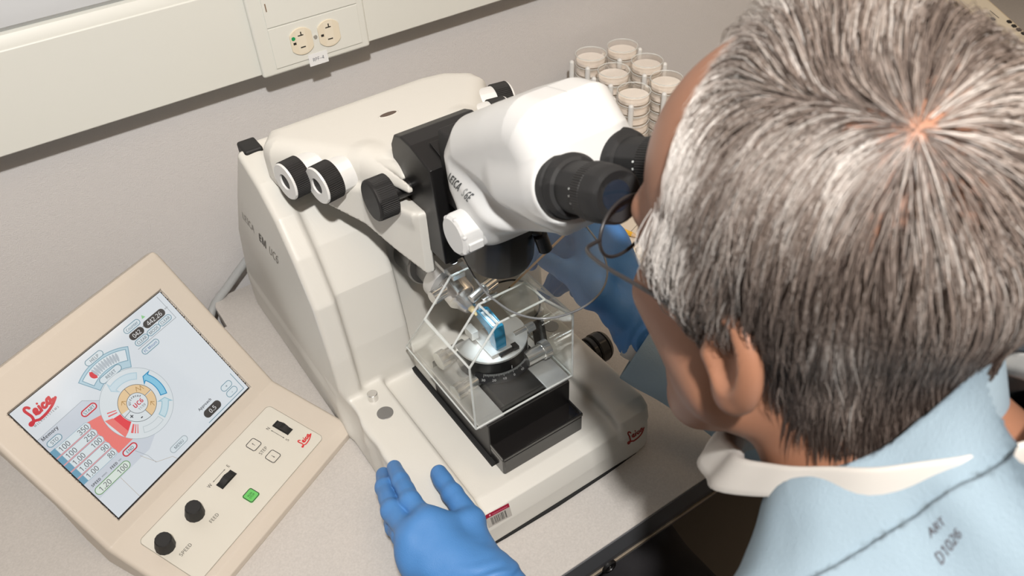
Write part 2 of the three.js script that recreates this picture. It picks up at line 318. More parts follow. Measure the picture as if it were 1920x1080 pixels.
// ---------------------------------------------------------------- wall raceway with power outlets
{
  const z1 = -0.989, yb = 0.327, yl = 0.441, yt = 0.456;
  const t = thing('wall_raceway', 'long cream metal cable raceway fixed along the grey wall', 'raceway', [0.3, yb, WZ + 0.022]);
  const L0 = X0 + 0.02, L1 = X1 - 0.02;
  obj('cover', box(L0, L1, yb, yl, WZ, z1, 0.0022), M.raceway, t);
  obj('top_rail', prism([[WZ, yl - 0.001], [z1 - 0.0012, yl - 0.001], [z1 - 0.002, yl + 0.004], [z1 - 0.006, yl + 0.013], [z1 - 0.012, yt], [WZ, yt]].map(([z, y]) => [z, y]), L0, L1, 0, 'x'), M.raceway, t);
  obj('upper_cover', prism([[WZ, yt], [z1 - 0.011, yt], [z1 - 0.004, yt + 0.006], [z1 - 0.001, yt + 0.02], [z1 - 0.001, yt + 0.10], [WZ, yt + 0.10]], L0, L1, 0, 'x'), std(rgb(0.60, 0.62, 0.64), 0.35), t);
  const cx0 = 0.268, cx1 = 0.420, zc = z1 + 0.008;
  const o = thing('outlet_cover', 'cream steel outlet box cover with two power receptacles on the raceway', 'outlet', [(cx0 + cx1) / 2, yb, z1]);
  obj('cover_plate', box(cx0, cx1, yb - 0.002, yt + 0.08, z1 + 0.0002, zc, 0.004), M.raceway, o);
  const zp = zc + 0.0002;
  obj('device_plate', box(0.287, 0.409, 0.334, 0.386, zp, zp + 0.0012, 0.0006), std(rgb(0.67, 0.675, 0.63), 0.4), o);
  obj('device_plate', box(0.287, 0.409, 0.3875, 0.46, zp, zp + 0.0012, 0.0006), std(rgb(0.67, 0.675, 0.63), 0.4), o);
  const zf = zp + 0.0012;
  [[0.3265, true], [0.3646, false]].forEach(([x, dot]) => {
    const y = 0.3605;
    // rounded face with two flat sides (the receptacle lies on its side)
    const s = new THREE.Shape(); const N = 40; for (let i = 0; i < N; i++) { const a = i / N * Math.PI * 2; const px = clamp(0.0172 * Math.cos(a), -0.0142, 0.0142), py = 0.0172 * Math.sin(a); i ? s.lineTo(px, py) : s.moveTo(px, py); }
    const g = new THREE.ExtrudeGeometry(s, { depth: 0.0012, bevelEnabled: true, bevelThickness: 0.0006, bevelSize: 0.0006, bevelSegments: 2 }); g.translate(x, y, zf);
    const rec = obj('receptacle', g, M.ivory, o);
    const zs = zf + 0.00185;
    const dk = std(rgb(0.012, 0.010, 0.008), 0.7);
    obj('contact_panel', box(x - 0.0062, x + 0.0062, y - 0.0155, y + 0.0155, zf + 0.0012, zs, 0.0006), std(rgb(0.72, 0.66, 0.54), 0.35), rec);
    obj('slot', [box(x - 0.0042, x + 0.0034, y + 0.0075, y + 0.0088, zs - 0.0004, zs + 0.0002), box(x - 0.0002, x + 0.0012, y + 0.0075, y + 0.0128, zs - 0.0004, zs + 0.0002)], dk, rec);
    obj('slot', box(x - 0.0034, x + 0.0034, y - 0.0083, y - 0.0068, zs - 0.0004, zs + 0.0002), dk, rec);
    obj('ground_hole', box(x - 0.0118, x - 0.0078, y - 0.0022, y + 0.0010, zs - 0.0004, zs + 0.0001, 0.0008), dk, rec);
    if (dot) obj('green_dot', cyl(0.0025, 0.0025, V(x - 0.0105, y + 0.0062, zs - 0.0008), V(x - 0.0105, y + 0.0062, zs + 0.0003), 20), std(rgb(0.01, 0.30, 0.10), 0.4), rec);
  });
  obj('screw', cyl(0.0028, 0.0024, V(0.3455, 0.3605, zf), V(0.3455, 0.3605, zf + 0.0012), 20), M.steel, o);
  obj('latch_slot', box(0.2905, 0.2919, 0.408, 0.418, zf - 0.0002, zf + 0.0002), std(rgb(0.2, 0.13, 0.08), 0.7), o);
  const a = V(0.3305, 0.3395, zf + 0.0006), b = V(0.357, 0.3395, zf + 0.0006), c = V(0.357, 0.3235, zf + 0.0006), d = V(0.3305, 0.3235, zf + 0.0006);
  const tagm = obj('name_tape', box(a.x, b.x, d.y, a.y, zf + 0.0001, zf + 0.0005), std(rgb(0.74, 0.75, 0.76), 0.4), o);
  tagm.userData.label = 'white tape label reading RPF - 4';
  obj('lettering', quad(a, b, c, d), print(256, 128, (x, w, h) => { x.fillStyle = '#3a4154'; x.font = '52px monospace'; x.textAlign = 'center'; x.textBaseline = 'middle'; x.fillText('RPF-4', w / 2, h / 2); }), tagm);
}

// ---------------------------------------------------------------- ultramicrotome
function drawScript(x, ox, oy, s, col, lw = 5.2) {                    // red handwritten brand mark, about 100 x 60 units
  x.save(); x.translate(ox, oy); x.scale(s, s); x.strokeStyle = x.fillStyle = col; x.lineWidth = lw; x.lineCap = x.lineJoin = 'round';
  const st = (f) => { x.beginPath(); f(); x.stroke(); };
  st(() => { x.moveTo(28, 10); x.bezierCurveTo(25, -1, 14, 0, 14, 10); x.bezierCurveTo(14, 22, 21, 33, 13, 45); x.bezierCurveTo(8, 53, -2, 55, -2, 49); x.bezierCurveTo(-1, 42, 12, 46, 26, 54); });
  st(() => { x.moveTo(26, 54); x.bezierCurveTo(50, 55, 76, 50, 100, 34); });
  st(() => { x.moveTo(30, 36); x.bezierCurveTo(40, 34, 43, 22, 36, 22); x.bezierCurveTo(27, 24, 28, 43, 43, 38); });
  st(() => { x.moveTo(50, 23); x.lineTo(48, 38); });
  x.beginPath(); x.arc(52, 14, 3.2, 0, 7); x.fill();
  st(() => { x.moveTo(67, 25); x.bezierCurveTo(59, 19, 52, 39, 62, 38); x.bezierCurveTo(66, 38, 69, 35, 71, 33); });
  st(() => { x.moveTo(85, 22); x.bezierCurveTo(75, 18, 70, 38, 78, 37); x.bezierCurveTo(83, 36, 86, 26, 87, 21); x.bezierCurveTo(85, 32, 85, 38, 93, 33); });
  x.restore();
}
const XC = 0.326;
const finPoly = poly2([[-0.985, 0.003], [-0.655, 0.003], [-0.655, 0.079], [-0.659, 0.13], [-0.672, 0.206], [-0.70, 0.256], [-0.729, 0.294], [-0.766, 0.32], [-0.815, 0.337], [-0.88, 0.25], [-0.945, 0.155], [-0.985, 0.05]]);
const basePoly = poly2([[-0.985, -0.03], [-0.4285, -0.03], [-0.430, 0.004], [-0.433, 0.03], [-0.444, 0.05], [-0.462, 0.056], [-0.985, 0.056]]);
const armPoly = poly2([[-0.70, 0.04], [-0.436, 0.04], [-0.443, 0.063], [-0.458, 0.070], [-0.70, 0.070]]);
const planRect = (x, z) => { const a = Math.abs(x - 0.32) - 0.148 + 0.026, b = Math.abs(z + 0.7075) - 0.2775 + 0.026; return Math.hypot(Math.max(a, 0), Math.max(b, 0)) + Math.min(Math.max(a, b), 0) - 0.026; };
function fBody(x, y, z) {
  const q = (x - 0.32) / 0.148, zb = z - 0.005 * (1 - q * q);
  let d = smax(basePoly(zb, y), planRect(x, z), 0.014);
  const xl = x < 0.32 ? x - 0.2 : x - 0.443, arm = smax(extr(armPoly(zb, y), xl, x < 0.32 ? 0.0285 : 0.0262, 0.006), planRect(x, z), 0.012);
  d = smin(d, arm, 0.006);
  d = smin(d, extr(finPoly(z, y), x - 0.1855, 0.0135, 0.006), 0.010);
  d = smin(d, extr(finPoly(z, y), x - 0.4545, 0.0135, 0.006), 0.010);
  let col = extr(finPoly(z + 0.010, y), x - 0.32, 0.135, 0.006);
  col = smax(col, -sBox(x, y, z, XC, 0.17, -0.655, 0.049, 0.13, 0.050, 0.012), 0.008);
  d = smin(d, col, 0.008);
  d = smax(d, -sEll(x, y, z, [0.164, 0.05, -0.640], [0.016, 0.045, 0.034]), 0.004);
  d = smax(d, -sEll(x, y, z, [0.163, 0.05, -0.578], [0.013, 0.045, 0.024]), 0.004);
  return Math.max(d, 0.0035 - y);
}
const housePlan = poly2([[0.203, -0.788], [0.188, -0.766], [0.189, -0.75], [0.228, -0.703], [0.252, -0.668], [0.264, -0.63], [0.272, -0.603], [0.280, -0.603], [0.277, -0.655], [0.375, -0.655], [0.372, -0.603], [0.38, -0.603], [0.388, -0.63], [0.400, -0.668], [0.424, -0.703], [0.452, -0.74], [0.448, -0.762], [0.42, -0.784], [0.39, -0.79]]);
const flapPlan = poly2([[0.218, -0.705], [0.247, -0.667], [0.261, -0.632], [0.277, -0.598], [0.287, -0.596], [0.284, -0.655], [0.326, -0.66], [0.326, -0.705]]);
const fangA = onY(692, 300, 0.357), fangB = onY(742, 318, 0.356), fangC = onY(771, 333, 0.352);
function fHouse(x, y, z) {
  let d = smax(housePlan(x, z), Math.abs(y - 0.340) - 0.031, 0.022);
  const xs = XC - Math.abs(x - XC);
  let fl = smax(flapPlan(xs, z), Math.abs(y - 0.285) - 0.055, 0.008);
  fl = smax(fl, (0.262 + 0.54 * (-0.61 - z) - y) * 0.88, 0.003);
  d = smin(d, fl, 0.006);
  d = smax(d, -sBox(xs, y, z, 0.275, 0.344, -0.600, 0.025, 0.0105, 0.042, 0.006), 0.005);   // slot for the focus shaft
  return smin(d, smin(sCap(xs, y, z, fangA, fangB, 0.013, 0.0085), sCap(xs, y, z, fangB, fangC, 0.0085, 0.0045), 0.006), 0.012);
}
const scopePoly = poly2([[-0.551, 0.390], [-0.556, 0.430], [-0.538, 0.460], [-0.49, 0.492], [-0.45, 0.516], [-0.425, 0.522], [-0.397, 0.500], [-0.374, 0.446], [-0.395, 0.420], [-0.44, 0.398], [-0.500, 0.352], [-0.53, 0.362]]);
function fScope(x, y, z) {
  const xs = Math.abs(x - XC);
  let d = extr(scopePoly(z, y), x - XC, 0.048, 0.030);
  d = smax(d, -sCap(xs, y, z, V(0.058, 0.428, -0.520), V(0.056, 0.404, -0.405), 0.010, 0.033), 0.006);
  d = smin(d, sCap(xs, y, z, V(0.0, 0.376, -0.500), V(0.026, 0.372, -0.503), 0.022, 0.0205), 0.014);
  const ca = sCap(xs, y, z, V(0.0235, 0.445, -0.450), V(0.0245, 0.480, -0.368), 0.027, 0.0268), pl = (y - 0.4672) * 0.39 + (z + 0.3985) * 0.92 - 0.003;
  d = smin(d, smax(ca, pl, 0.004), 0.008);
  return d;
}
const axisE = (s) => V(s * 0.07, 0.39, 0.92).normalize();
{
  const t = thing('ultramicrotome', 'large white ultramicrotome with binocular microscope head and black stage', 'microtome', [0.32, 0, -0.71]);
  const body = obj('body', nets(fBody, [0.155, -0.005, -1.0], [0.485, 0.35, -0.415], 0.003), M.plastic, t);
  obj('foot_plate', prism([[0.20, -0.4335], [0.25, -0.4305], [0.32, -0.429], [0.39, -0.4305], [0.44, -0.4335], [0.458, -0.442], [0.463, -0.46], [0.463, -0.97], [0.177, -0.97], [0.177, -0.46], [0.182, -0.442]], 0.0, 0.0045, 0.001), M.dark, t);
  obj('rear_vent', box(0.179, 0.200, 0.30, 0.3385, -0.834, -0.806, 0.003), M.blackMatt, t);
  const house = obj('housing', nets(fHouse, [0.175, 0.22, -0.80], [0.475, 0.38, -0.58], 0.0024), M.plastic, t);
  // slit in the top and the silver edge beside the black carriage
  { const p = hit(728, 214, fHouse); obj('slit', cyl(1, 1, V(0, -0.5, 0), V(0, 0.5, 0), 32).scale(0.0105, 0.0006, 0.0038).translate(p.x, p.y, p.z), std(rgb(0.10, 0.07, 0.055), 0.6), house); obj('slit_rim', new THREE.TorusGeometry(1, 0.12, 8, 40).rotateX(Math.PI / 2).scale(0.0108, 0.0035, 0.0041).translate(p.x, p.y, p.z), M.plastic, house); }
  // printing
  const txt = (s, font, col) => (x, w, h) => { x.fillStyle = col; x.font = font; x.textAlign = 'center'; x.textBaseline = 'middle'; x.fillText(s, w / 2, h / 2); };
  {
    const P = [[451, 389], [528, 484], [527, 508], [455, 412]].map(([a, b]) => onX(a, b, 0.1718));
    const L = print(768, 128, (x, w, h) => { x.textBaseline = 'middle'; x.font = '96px sans-serif'; x.fillStyle = '#8f8a84'; x.fillText('LEICA', 10, h / 2 + 4, 300); x.font = 'bold 104px sans-serif'; x.fillStyle = '#4b463f'; x.fillText('EM', 345, h / 2 + 4, 150); x.font = '96px sans-serif'; x.fillStyle = '#807a72'; x.fillText('UC6', 540, h / 2 + 4, 210); });
    obj('lettering', decal(fBody, P[0], P[1], P[2], P[3], 0.0004, 20, 4), L, body);
  }
  { const P = [[1168, 812], [1203, 789], [1213, 808], [1178, 838]].map(([a, b]) => hit(a, b, fBody)); obj('brand_mark', decal(fBody, ...P), print(440, 280, (x) => drawScript(x, 22, 20, 3.9, '#8e2018', 6.5)), body); }
  {
    const P = [[907, 963], [953, 943], [960, 966], [916, 990]].map(([a, b]) => hit(a, b, fBody)); P[0].copy(P[1]).add(P[3]).sub(P[2]);
    const s = obj('asset_sticker', decal(fBody, ...P, 0.0005), std(rgb(1, 1, 1), 0.4, { map: ctex(420, 220, (x, w, h) => {
      x.fillStyle = '#a9a59f'; x.fillRect(0, 0, w, h); x.fillStyle = '#8d1733'; x.fillRect(0, 0, w, 62);
      x.fillStyle = '#b4697c'; for (let i = 0; i < 22; i++) x.fillRect(120 + i * 12, 28 + (i % 3) * 4, 8, 14);
      x.fillStyle = '#cfa0aa'; x.beginPath(); x.arc(80, 34, 14, 0, 7); x.fill();
      x.fillStyle = '#2a2826'; for (let i = 0, p = 70; p < 330; i++) { const bw = 3 + (i * 7 % 5) * 2; x.fillRect(p, 80, bw, 120); p += bw + 4 + (i * 5 % 4) * 3; }
    }), side: THREE.DoubleSide }), body);
    s.userData.label = 'asset sticker with dark red band and barcode';
  }
  // metal fittings on the arm rests
  { const p = onY(700, 748, 0.070); for (const x of [p.x, 0.652 - p.x]) obj('metal_stud', lathe([[0, 0], [0.0062, 0], [0.0062, 0.0105], [0.0056, 0.0112], [0, 0.0112]], V(x, 0.069, p.z), UP, 32), M.steel, t); }
  { const p = onY(722, 774, 0.0705); for (const x of [p.x, 0.652 - p.x]) obj('round_plate', cyl(0.0097, 0.0097, V(x, 0.066, p.z), V(x, 0.0708, p.z), 40, 0.0003), M.dull, t); }
  { const a = V(0.460, 0.044, -0.566), w = obj('hand_wheel', [cyl(0.0165, 0.0165, a, a.clone().add(V(0.020, 0, 0)), 48, 0.001), cyl(0.0195, 0.0195, a.clone().add(V(0.012, 0, 0)), a.clone().add(V(0.019, 0, 0)), 48, 0.001), cyl(0.0205, 0.0205, a.clone().add(V(0.020, 0, 0)), a.clone().add(V(0.034, 0, 0)), 48, 0.002), cyl(0.0195, 0.0180, a.clone().add(V(0.033, 0, 0)), a.clone().add(V(0.040, 0, 0)), 48, 0.002)], M.black, t); w.userData.label = 'black hand wheel on the right side'; }

  // lens-carrier knobs on both flanks: white sleeve, ribbed black ring, white end with a dark bore
  const kn = [[V(0.188, 0.347, -0.7115), V(0.236, 0.347, -0.7195)], [V(0.2105, 0.348, -0.683), V(0.262, 0.348, -0.692)]];
  for (const [e, b] of kn) for (const m of [0, 1]) {
    const A = e.clone(), B = b.clone(); if (m) { A.x = 2 * XC - A.x; B.x = 2 * XC - B.x; }
    const at = (s) => A.clone().lerp(B, s / A.distanceTo(B));
    const k = obj('side_knob', [cyl(0.0188, 0.0188, at(0.018), at(0.056), 48)], M.knobWhite, t);
    obj('ribbed_ring', knurl(0.0205, 0.0006, 60, at(0.002), at(0.0205), 0.0004), M.blackMatt, k);
    obj('end_cap', lathe([[0, 0.003], [0.0085, 0.003], [0.0088, 0.0], [0.0190, 0.0], [0.0198, 0.0012], [0.0198, 0.003]], at(0), at(0.05).sub(at(0)), 48), M.knobWhite, k);
    obj('bore', lathe([[0, 0], [0.0086, 0], [0.0086, 0.001]], at(0.0022), at(0.05).sub(at(0)), 32), std(rgb(0.05, 0.05, 0.05), 0.4), k);
  }
  // black focus carriage
  const barPoly = poly2([[-0.655, 0.30], [-0.655, 0.383], [-0.646, 0.397], [-0.632, 0.402], [-0.612, 0.401], [-0.577, 0.391], [-0.573, 0.36], [-0.567, 0.285], [-0.622, 0.285], [-0.625, 0.30]]);
  const fBar = (x, y, z) => extr(barPoly(z, y), x - XC, 0.0415, 0.0018);
  const bar = obj('focus_carriage', nets(fBar, [0.275, 0.275, -0.665], [0.377, 0.41, -0.56], 0.0016), M.black, t);
  obj('carriage_cover', [box(0.302, 0.35, 0.3975, 0.3992, -0.606, -0.585, 0.0006)].map((g) => { g.translate(-XC, -0.398, 0.595); g.rotateX(0.27); g.translate(XC, 0.3975, -0.595); return g; }), M.black, bar);
  obj('mounting_block', box(0.298, 0.354, 0.350, 0.43, -0.58, -0.535, 0.003), M.blackMatt, t);
  const K = V(0.2425, 0.3475, -0.627);
  for (const m of [0, 1]) {
    const X = (x) => (m ? 2 * XC - x : x), P = (x) => V(X(x), K.y, K.z);
    const k = obj('focus_knob', [knurl(0.0215, 0.0006, 64, P(0.2435), P(0.264), 0.001), lathe([[0, 0], [0.0195, 0], [0.0212, 0.0014], [0.0212, 0.004]], P(0.2418), V(m ? -1 : 1, 0, 0), 48)], M.blackMatt, t);
    obj('shaft', cyl(0.0088, 0.0088, P(0.263), P(0.292), 28), M.black, k);
  }

  // stereo head
  const head = obj('microscope_head', nets(fScope, [0.262, 0.325, -0.565], [0.39, 0.535, -0.355], 0.0018), M.scopeWhite, t);
  obj('seam', decal(fScope, V(XC - 0.0003, 0.53, -0.488), V(XC + 0.0003, 0.53, -0.488), V(XC + 0.0003, 0.53, -0.398), V(XC - 0.0003, 0.53, -0.398), 0.0001, 1, 40), std(rgb(0.45, 0.45, 0.45), 0.7), head);
  { const P = [[847, 318], [891, 366], [879, 389], [836, 338]].map(([a, b]) => onX(a, b, 0.2785)); obj('lettering', decal(fScope, ...P, 0.0004), print(560, 130, (x, w, h) => { x.textBaseline = 'middle'; x.font = 'bold 100px sans-serif'; x.fillStyle = '#37393a'; x.fillText('LEICA', 6, h / 2, 300); x.font = 'bold 90px sans-serif'; x.fillStyle = '#9a9c9c'; x.fillText('S', 350, h / 2, 60); x.fillStyle = '#55585a'; x.fillText('6E', 412, h / 2, 120); }), head); }
  for (const m of [0, 1]) {
    const X = (x) => (m ? 2 * XC - x : x), P = (x) => V(X(x), 0.372, -0.503);
    const k = obj('zoom_knob', [lathe([[0, 0], [0.0165, 0], [0.0190, 0.0022], [0.0197, 0.006], [0.0197, 0.0195], [0.0185, 0.0205], [0.0185, 0.027]], P(0.2625), V(m ? -1 : 1, 0, 0), 48)], M.scopeWhite, t);
    for (let i = 0; i < 6; i++) { const a = i / 6 * 6.283 + 0.4, c = V(X(0.2655), 0.372 + 0.0172 * Math.sin(a), -0.503 + 0.0172 * Math.cos(a)); obj('grip_dimple', along(new THREE.SphereGeometry(0.0026, 12, 8), c, V(1, 0, 0)), std(rgb(0.55, 0.55, 0.55), 0.5), k); }
    obj('index_tab', box(Math.min(X(0.2665), X(0.281)), Math.max(X(0.2665), X(0.281)), 0.3655, 0.3735, -0.485, -0.4815, 0.001), M.scopeWhite, k);
  }
  // eyepieces
  for (const s of [-1, 1]) {
    const a = axisE(s), o = V(XC + s * 0.0242, 0.4672, -0.3985), P = (h) => o.clone().addScaledVector(a, h);
    const e = obj('eyepiece', lathe([[0, 0], [0.0250, 0], [0.0254, 0.003], [0.0254, 0.0075], [0.0240, 0.009], [0.0240, 0.0125], [0.0228, 0.0150], [0.0218, 0.0165], [0.0190, 0.0175], [0.0188, 0.044], [0, 0.044]], P(0.004), a, 56), M.rubber, t);
    obj('diopter_ring', knurl(0.0208, 0.0005, 70, P(0.0445), P(0.056), 0.0006), M.blackMatt, e);
    obj('eyecup', lathe([[0.0, 0.072], [0.011, 0.0715], [0.0135, 0.073], [0.0170, 0.0745], [0.0190, 0.072], [0.0202, 0.064], [0.0206, 0.0562], [0.0, 0.0562]], P(0), a, 56), M.rubber, e);
    obj('eye_lens', lathe([[0, 0.0722], [0.006, 0.0719], [0.0108, 0.0712]], P(0.0006), a, 40), phys(rgb(0.015, 0.022, 0.035), 0.05, { clearcoat: 1 }), e);
    const side = V(0, 0, 0).crossVectors(a, V(1, 0, 0)).normalize(), out = V(0, 0, 0).crossVectors(side, a).normalize();
    for (let i = 0; i < 9; i++) { const an = 1.15 + i * 0.27, c = P(0.042).addScaledVector(out, -Math.cos(an - 1.57) * 0.0189).addScaledVector(side, Math.sin(an - 1.57) * -0.0189); obj('scale_dot', along(new THREE.CylinderGeometry(0.00075, 0.00075, 0.0005, 12), c, c.clone().sub(P(0.042))), std(rgb(0.75, 0.78, 0.76), 0.5), e); }
  }
  // objective mount under the head
  obj('objective', lathe([[0, 0.062], [0.037, 0.062], [0.0375, 0.05], [0.0345, 0.048], [0.0345, 0.006], [0.0325, 0.0], [0.026, 0.0], [0.024, 0.004], [0, 0.004]], V(XC, 0.300, -0.533), V(0, 1, 0.12), 56), M.black, t);
  { const p = onY(1012, 442, 0.337); obj('clamp_screw', [cyl(0.0068, 0.0068, p.clone().add(V(0, 0.002, 0)), p.clone().add(V(0.004, -0.017, 0.004)), 24, 0.0012), cyl(0.0035, 0.0035, p.clone().add(V(0, 0.001, 0)), p.clone().add(V(-0.012, 0.012, -0.008)), 16)], M.black, t); }
  // clear breath shield
  {
    const out = [[836, 416], [868, 392], [960, 398], [1070, 405], [1100, 425], [1122, 455], [1136, 490], [1138, 520], [1126, 548], [1098, 573], [1056, 591], [1010, 597], [962, 585], [920, 557], [893, 525], [868, 478]].map(([a, b]) => onY(a, b, 0.277));
    const cv = new THREE.CatmullRomCurve3(out.slice(4, 14)), P = [out[0], out[1], out[2], out[3], ...cv.getPoints(48), out[14], out[15]];
    obj('breath_shield', prism(P.map((p) => [p.x, p.z]), 0.2755, 0.2782), M.acrylic, t).userData.label = 'clear round acrylic breath shield';
    obj('shield_rim', tube(P.map((p) => V(p.x, 0.2768, p.z)), 0.0011, 220, 6, true), phys(rgb(0.30, 0.31, 0.32), 0.2, { transmission: 0.4, thickness: 0 }), t);
  }
  // white plate the specimen arm comes out of, and the arm with its segment chuck
  const arm = obj('specimen_arm', [cyl(0.031, 0.031, V(0.318, 0.205, -0.705), V(0.318, 0.205, -0.668), 56, 0.002), cyl(0.022, 0.022, V(0.318, 0.203, -0.67), V(0.318, 0.201, -0.637), 40, 0.001)], M.dull, t);
  {
    const seg = obj('segment_arc', (() => { const s = new THREE.Shape(); s.absarc(0, 0, 0.028, -0.9, 4.04, false); s.absarc(0, 0, 0.019, 4.04, -0.9, true); const g = new THREE.ExtrudeGeometry(s, { depth: 0.014, bevelEnabled: true, bevelThickness: 0.0008, bevelSize: 0.0008, bevelSegments: 2, curveSegments: 40 }); g.translate(0, 0, -0.007); g.rotateX(0.15); g.translate(0.318, 0.203, -0.632); return g; })(), M.satin, arm);
    obj('carrier_plate', box(0.306, 0.332, 0.229, 0.235, -0.644, -0.616, 0.001), M.satin, arm);
    obj('carrier_block', box(0.311, 0.327, 0.222, 0.2295, -0.628, -0.606, 0.001), M.steel, arm);
    const ax = V(0.05, -0.30, 0.95).normalize(), o = V(0.318, 0.204, -0.634), P = (h) => o.clone().addScaledVector(ax, h);
    obj('chuck', lathe([[0, 0], [0.0185, 0], [0.0185, 0.010], [0.0172, 0.012], [0.0172, 0.030], [0.0160, 0.032], [0.0125, 0.036], [0.0085, 0.046], [0.007, 0.0475], [0, 0.0475]], o, ax, 48), M.steel, arm);
    obj('specimen_block', cyl(0.0042, 0.0012, P(0.047), P(0.058), 16), phys(rgb(0.55, 0.45, 0.25), 0.2, { transmission: 0.3, thickness: 0 }), arm);
    const kl = onY(815, 556, 0.205), kr = onY(914, 536, 0.215);
    obj('arm_knob', [knurl(0.0078, 0.0004, 24, kl.clone().add(V(-0.004, 0, 0.001)), kl.clone().add(V(0.013, 0, -0.002)), 0.0006), cyl(0.0055, 0.0055, kl.clone().add(V(0.012, 0, -0.002)), kl.clone().add(V(0.03, 0, -0.005)), 24)], M.steel, arm);
    obj('arm_knob', [knurl(0.0075, 0.0004, 24, kr.clone().add(V(0.010, 0, -0.002)), kr.clone().add(V(-0.006, 0, 0.002)), 0.0006), cyl(0.005, 0.005, kr.clone().add(V(-0.005, 0, 0.001)), kr.clone().add(V(-0.024, -0.004, 0.004)), 24)], M.steel, arm);
    obj('lead', tube([[905, 538, 0.19], [930, 531, 0.185], [965, 525, 0.18], [995, 534, 0.175], [1010, 555, 0.165], [1011, 580, 0.15], [1000, 598, 0.135]].map(([a, b, y]) => onY(a, b, y)), 0.0011, 50, 8), M.blackMatt, arm);
    const kt = onY(922, 556, 0.205); obj('clamp_pin', cyl(0.0032, 0.0032, kt.clone().add(V(-0.012, 0, 0)), kt.clone().add(V(0.006, 0.003, 0.003)), 20, 0.0006), M.steel, arm);
  }
  // black stage with front tray, silver slides and goniometer knife holder
  const stage = obj('stage_block', [box(0.274, 0.384, 0.054, 0.1145, -0.612, -0.492, 0.0015)], M.black, t);
  for (const [a, b] of [[0.2695, 0.275], [0.383, 0.3885]]) obj('stage_rail', box(a, b, 0.052, 0.0605, -0.68, -0.484), M.dark, t);
  obj('front_tray', (() => { const r = 0.004; return [box(0.2745, 0.3835, 0.0545, 0.0805, -0.494, -0.4665, 0.003), box(0.2745, 0.2765, 0.079, 0.0838, -0.494, -0.4665, 0.0009), box(0.3815, 0.3835, 0.079, 0.0838, -0.494, -0.4665, 0.0009), box(0.2745, 0.3835, 0.079, 0.0838, -0.4690, -0.4665, 0.0009)]; })(), M.gloss, stage);
  obj('slide_plate', box(0.2655, 0.2965, 0.1145, 0.1175, -0.60, -0.4945, 0.0006), M.satin, stage);
  obj('slide_plate', box(0.3555, 0.3865, 0.1145, 0.1175, -0.60, -0.4945, 0.0006), M.satin, stage);
  obj('dovetail', (() => { const g = new THREE.ExtrudeGeometry(new THREE.Shape([[0.2975, 0.1145], [0.3545, 0.1145], [0.3515, 0.124], [0.3005, 0.124]].map(([a, b]) => new THREE.Vector2(a, b))), { depth: 0.102, bevelEnabled: false }); g.translate(0, 0, -0.600); return g; })(), M.black, stage);
  {
    const cx = 0.333, cz = -0.573, half = (r, y0, y1, a0 = -0.28, a1 = Math.PI + 0.28, bev = 0.0004) => { const pts = []; for (let i = 0; i <= 40; i++) { const a = mixn(a0, a1, i / 40); pts.push([cx + r * Math.cos(a), cz + r * Math.sin(a)]); } return prism(pts, y0, y1, bev); };
    const gon = obj('goniometer', half(0.0415, 0.124, 0.1495), M.black, stage);
    obj('holder_plate', half(0.0418, 0.1495, 0.1525), M.satin, gon);
    // slanted scale with angle marks
    const pos = [], uv = [], idx = [], N = 48, A0 = Math.PI / 2 + 1.02, A1 = Math.PI / 2 - 1.02;
    for (let i = 0; i <= N; i++) { const a = mixn(A0, A1, i / N); for (const [r, y, v] of [[0.0421, 0.1345, 1], [0.0485, 0.1245, 0]]) { pos.push(cx + r * Math.cos(a), y, cz + r * Math.sin(a)); uv.push(i / N, v); } if (i < N) { const k = i * 2; idx.push(k, k + 1, k + 2, k + 2, k + 1, k + 3); } }
    const g = new THREE.BufferGeometry(); g.setAttribute('position', new THREE.Float32BufferAttribute(pos, 3)); g.setAttribute('uv', new THREE.Float32BufferAttribute(uv, 2)); g.setIndex(idx);
    obj('angle_scale', withN(g), std(rgb(1, 1, 1), 0.4, { side: THREE.DoubleSide, map: ctex(1024, 160, (x, w, h) => {
      x.fillStyle = '#17171a'; x.fillRect(0, 0, w, h); x.strokeStyle = x.fillStyle = '#cfcfcf'; x.lineWidth = 3; x.font = '46px sans-serif'; x.textAlign = 'center';
      for (let d = -30; d <= 30; d++) { const p = w / 2 + d * 13.2; x.beginPath(); x.moveTo(p, 8); x.lineTo(p, d % 10 === 0 ? 62 : d % 5 === 0 ? 50 : 38); x.stroke(); if (d % 10 === 0) x.fillText(String(Math.abs(d)), p, 118); }
    }) }), gon);
    obj('index_mark', box(cx - 0.0003, cx + 0.0003, 0.1345, 0.139, cz + 0.0414, cz + 0.0418), std(rgb(0.7, 0.7, 0.7), 0.5), gon);
    obj('knife_seat', [box(0.314, 0.346, 0.1525, 0.1565, -0.585, -0.5415, 0.0006), box(0.3095, 0.3185, 0.1565, 0.168, -0.590, -0.574, 0.0008)], M.satin, gon);
    obj('clamp_bar', [box(0.323, 0.346, 0.1525, 0.1558, -0.5408, -0.5372, 0.0005), box(0.341, 0.3475, 0.1525, 0.1572, -0.545, -0.5365, 0.0005)], M.black, gon);
    const kk = (name, px, py, y, r, n, dir, L, stem, m = M.steel) => { const p = onY(px, py, y), d = dir.clone().normalize(), q = (h) => p.clone().addScaledVector(d, h); obj(name, [knurl(r, 0.0005, n, q(0), q(L), 0.0007), cyl(r * 0.8, r * 0.8, q(L - 0.001), q(L + stem), 28)], m, stage); };
    kk('stage_knob', 822, 678, 0.143, 0.0108, 36, V(1, 0, -0.1), 0.011, 0.026);
    kk('stage_knob', 853, 738, 0.1225, 0.0098, 34, V(1, 0, -0.1), 0.012, 0.026);
    kk('stage_knob', 1028, 651, 0.134, 0.0110, 40, V(-1, 0, 0), 0.010, 0.022);
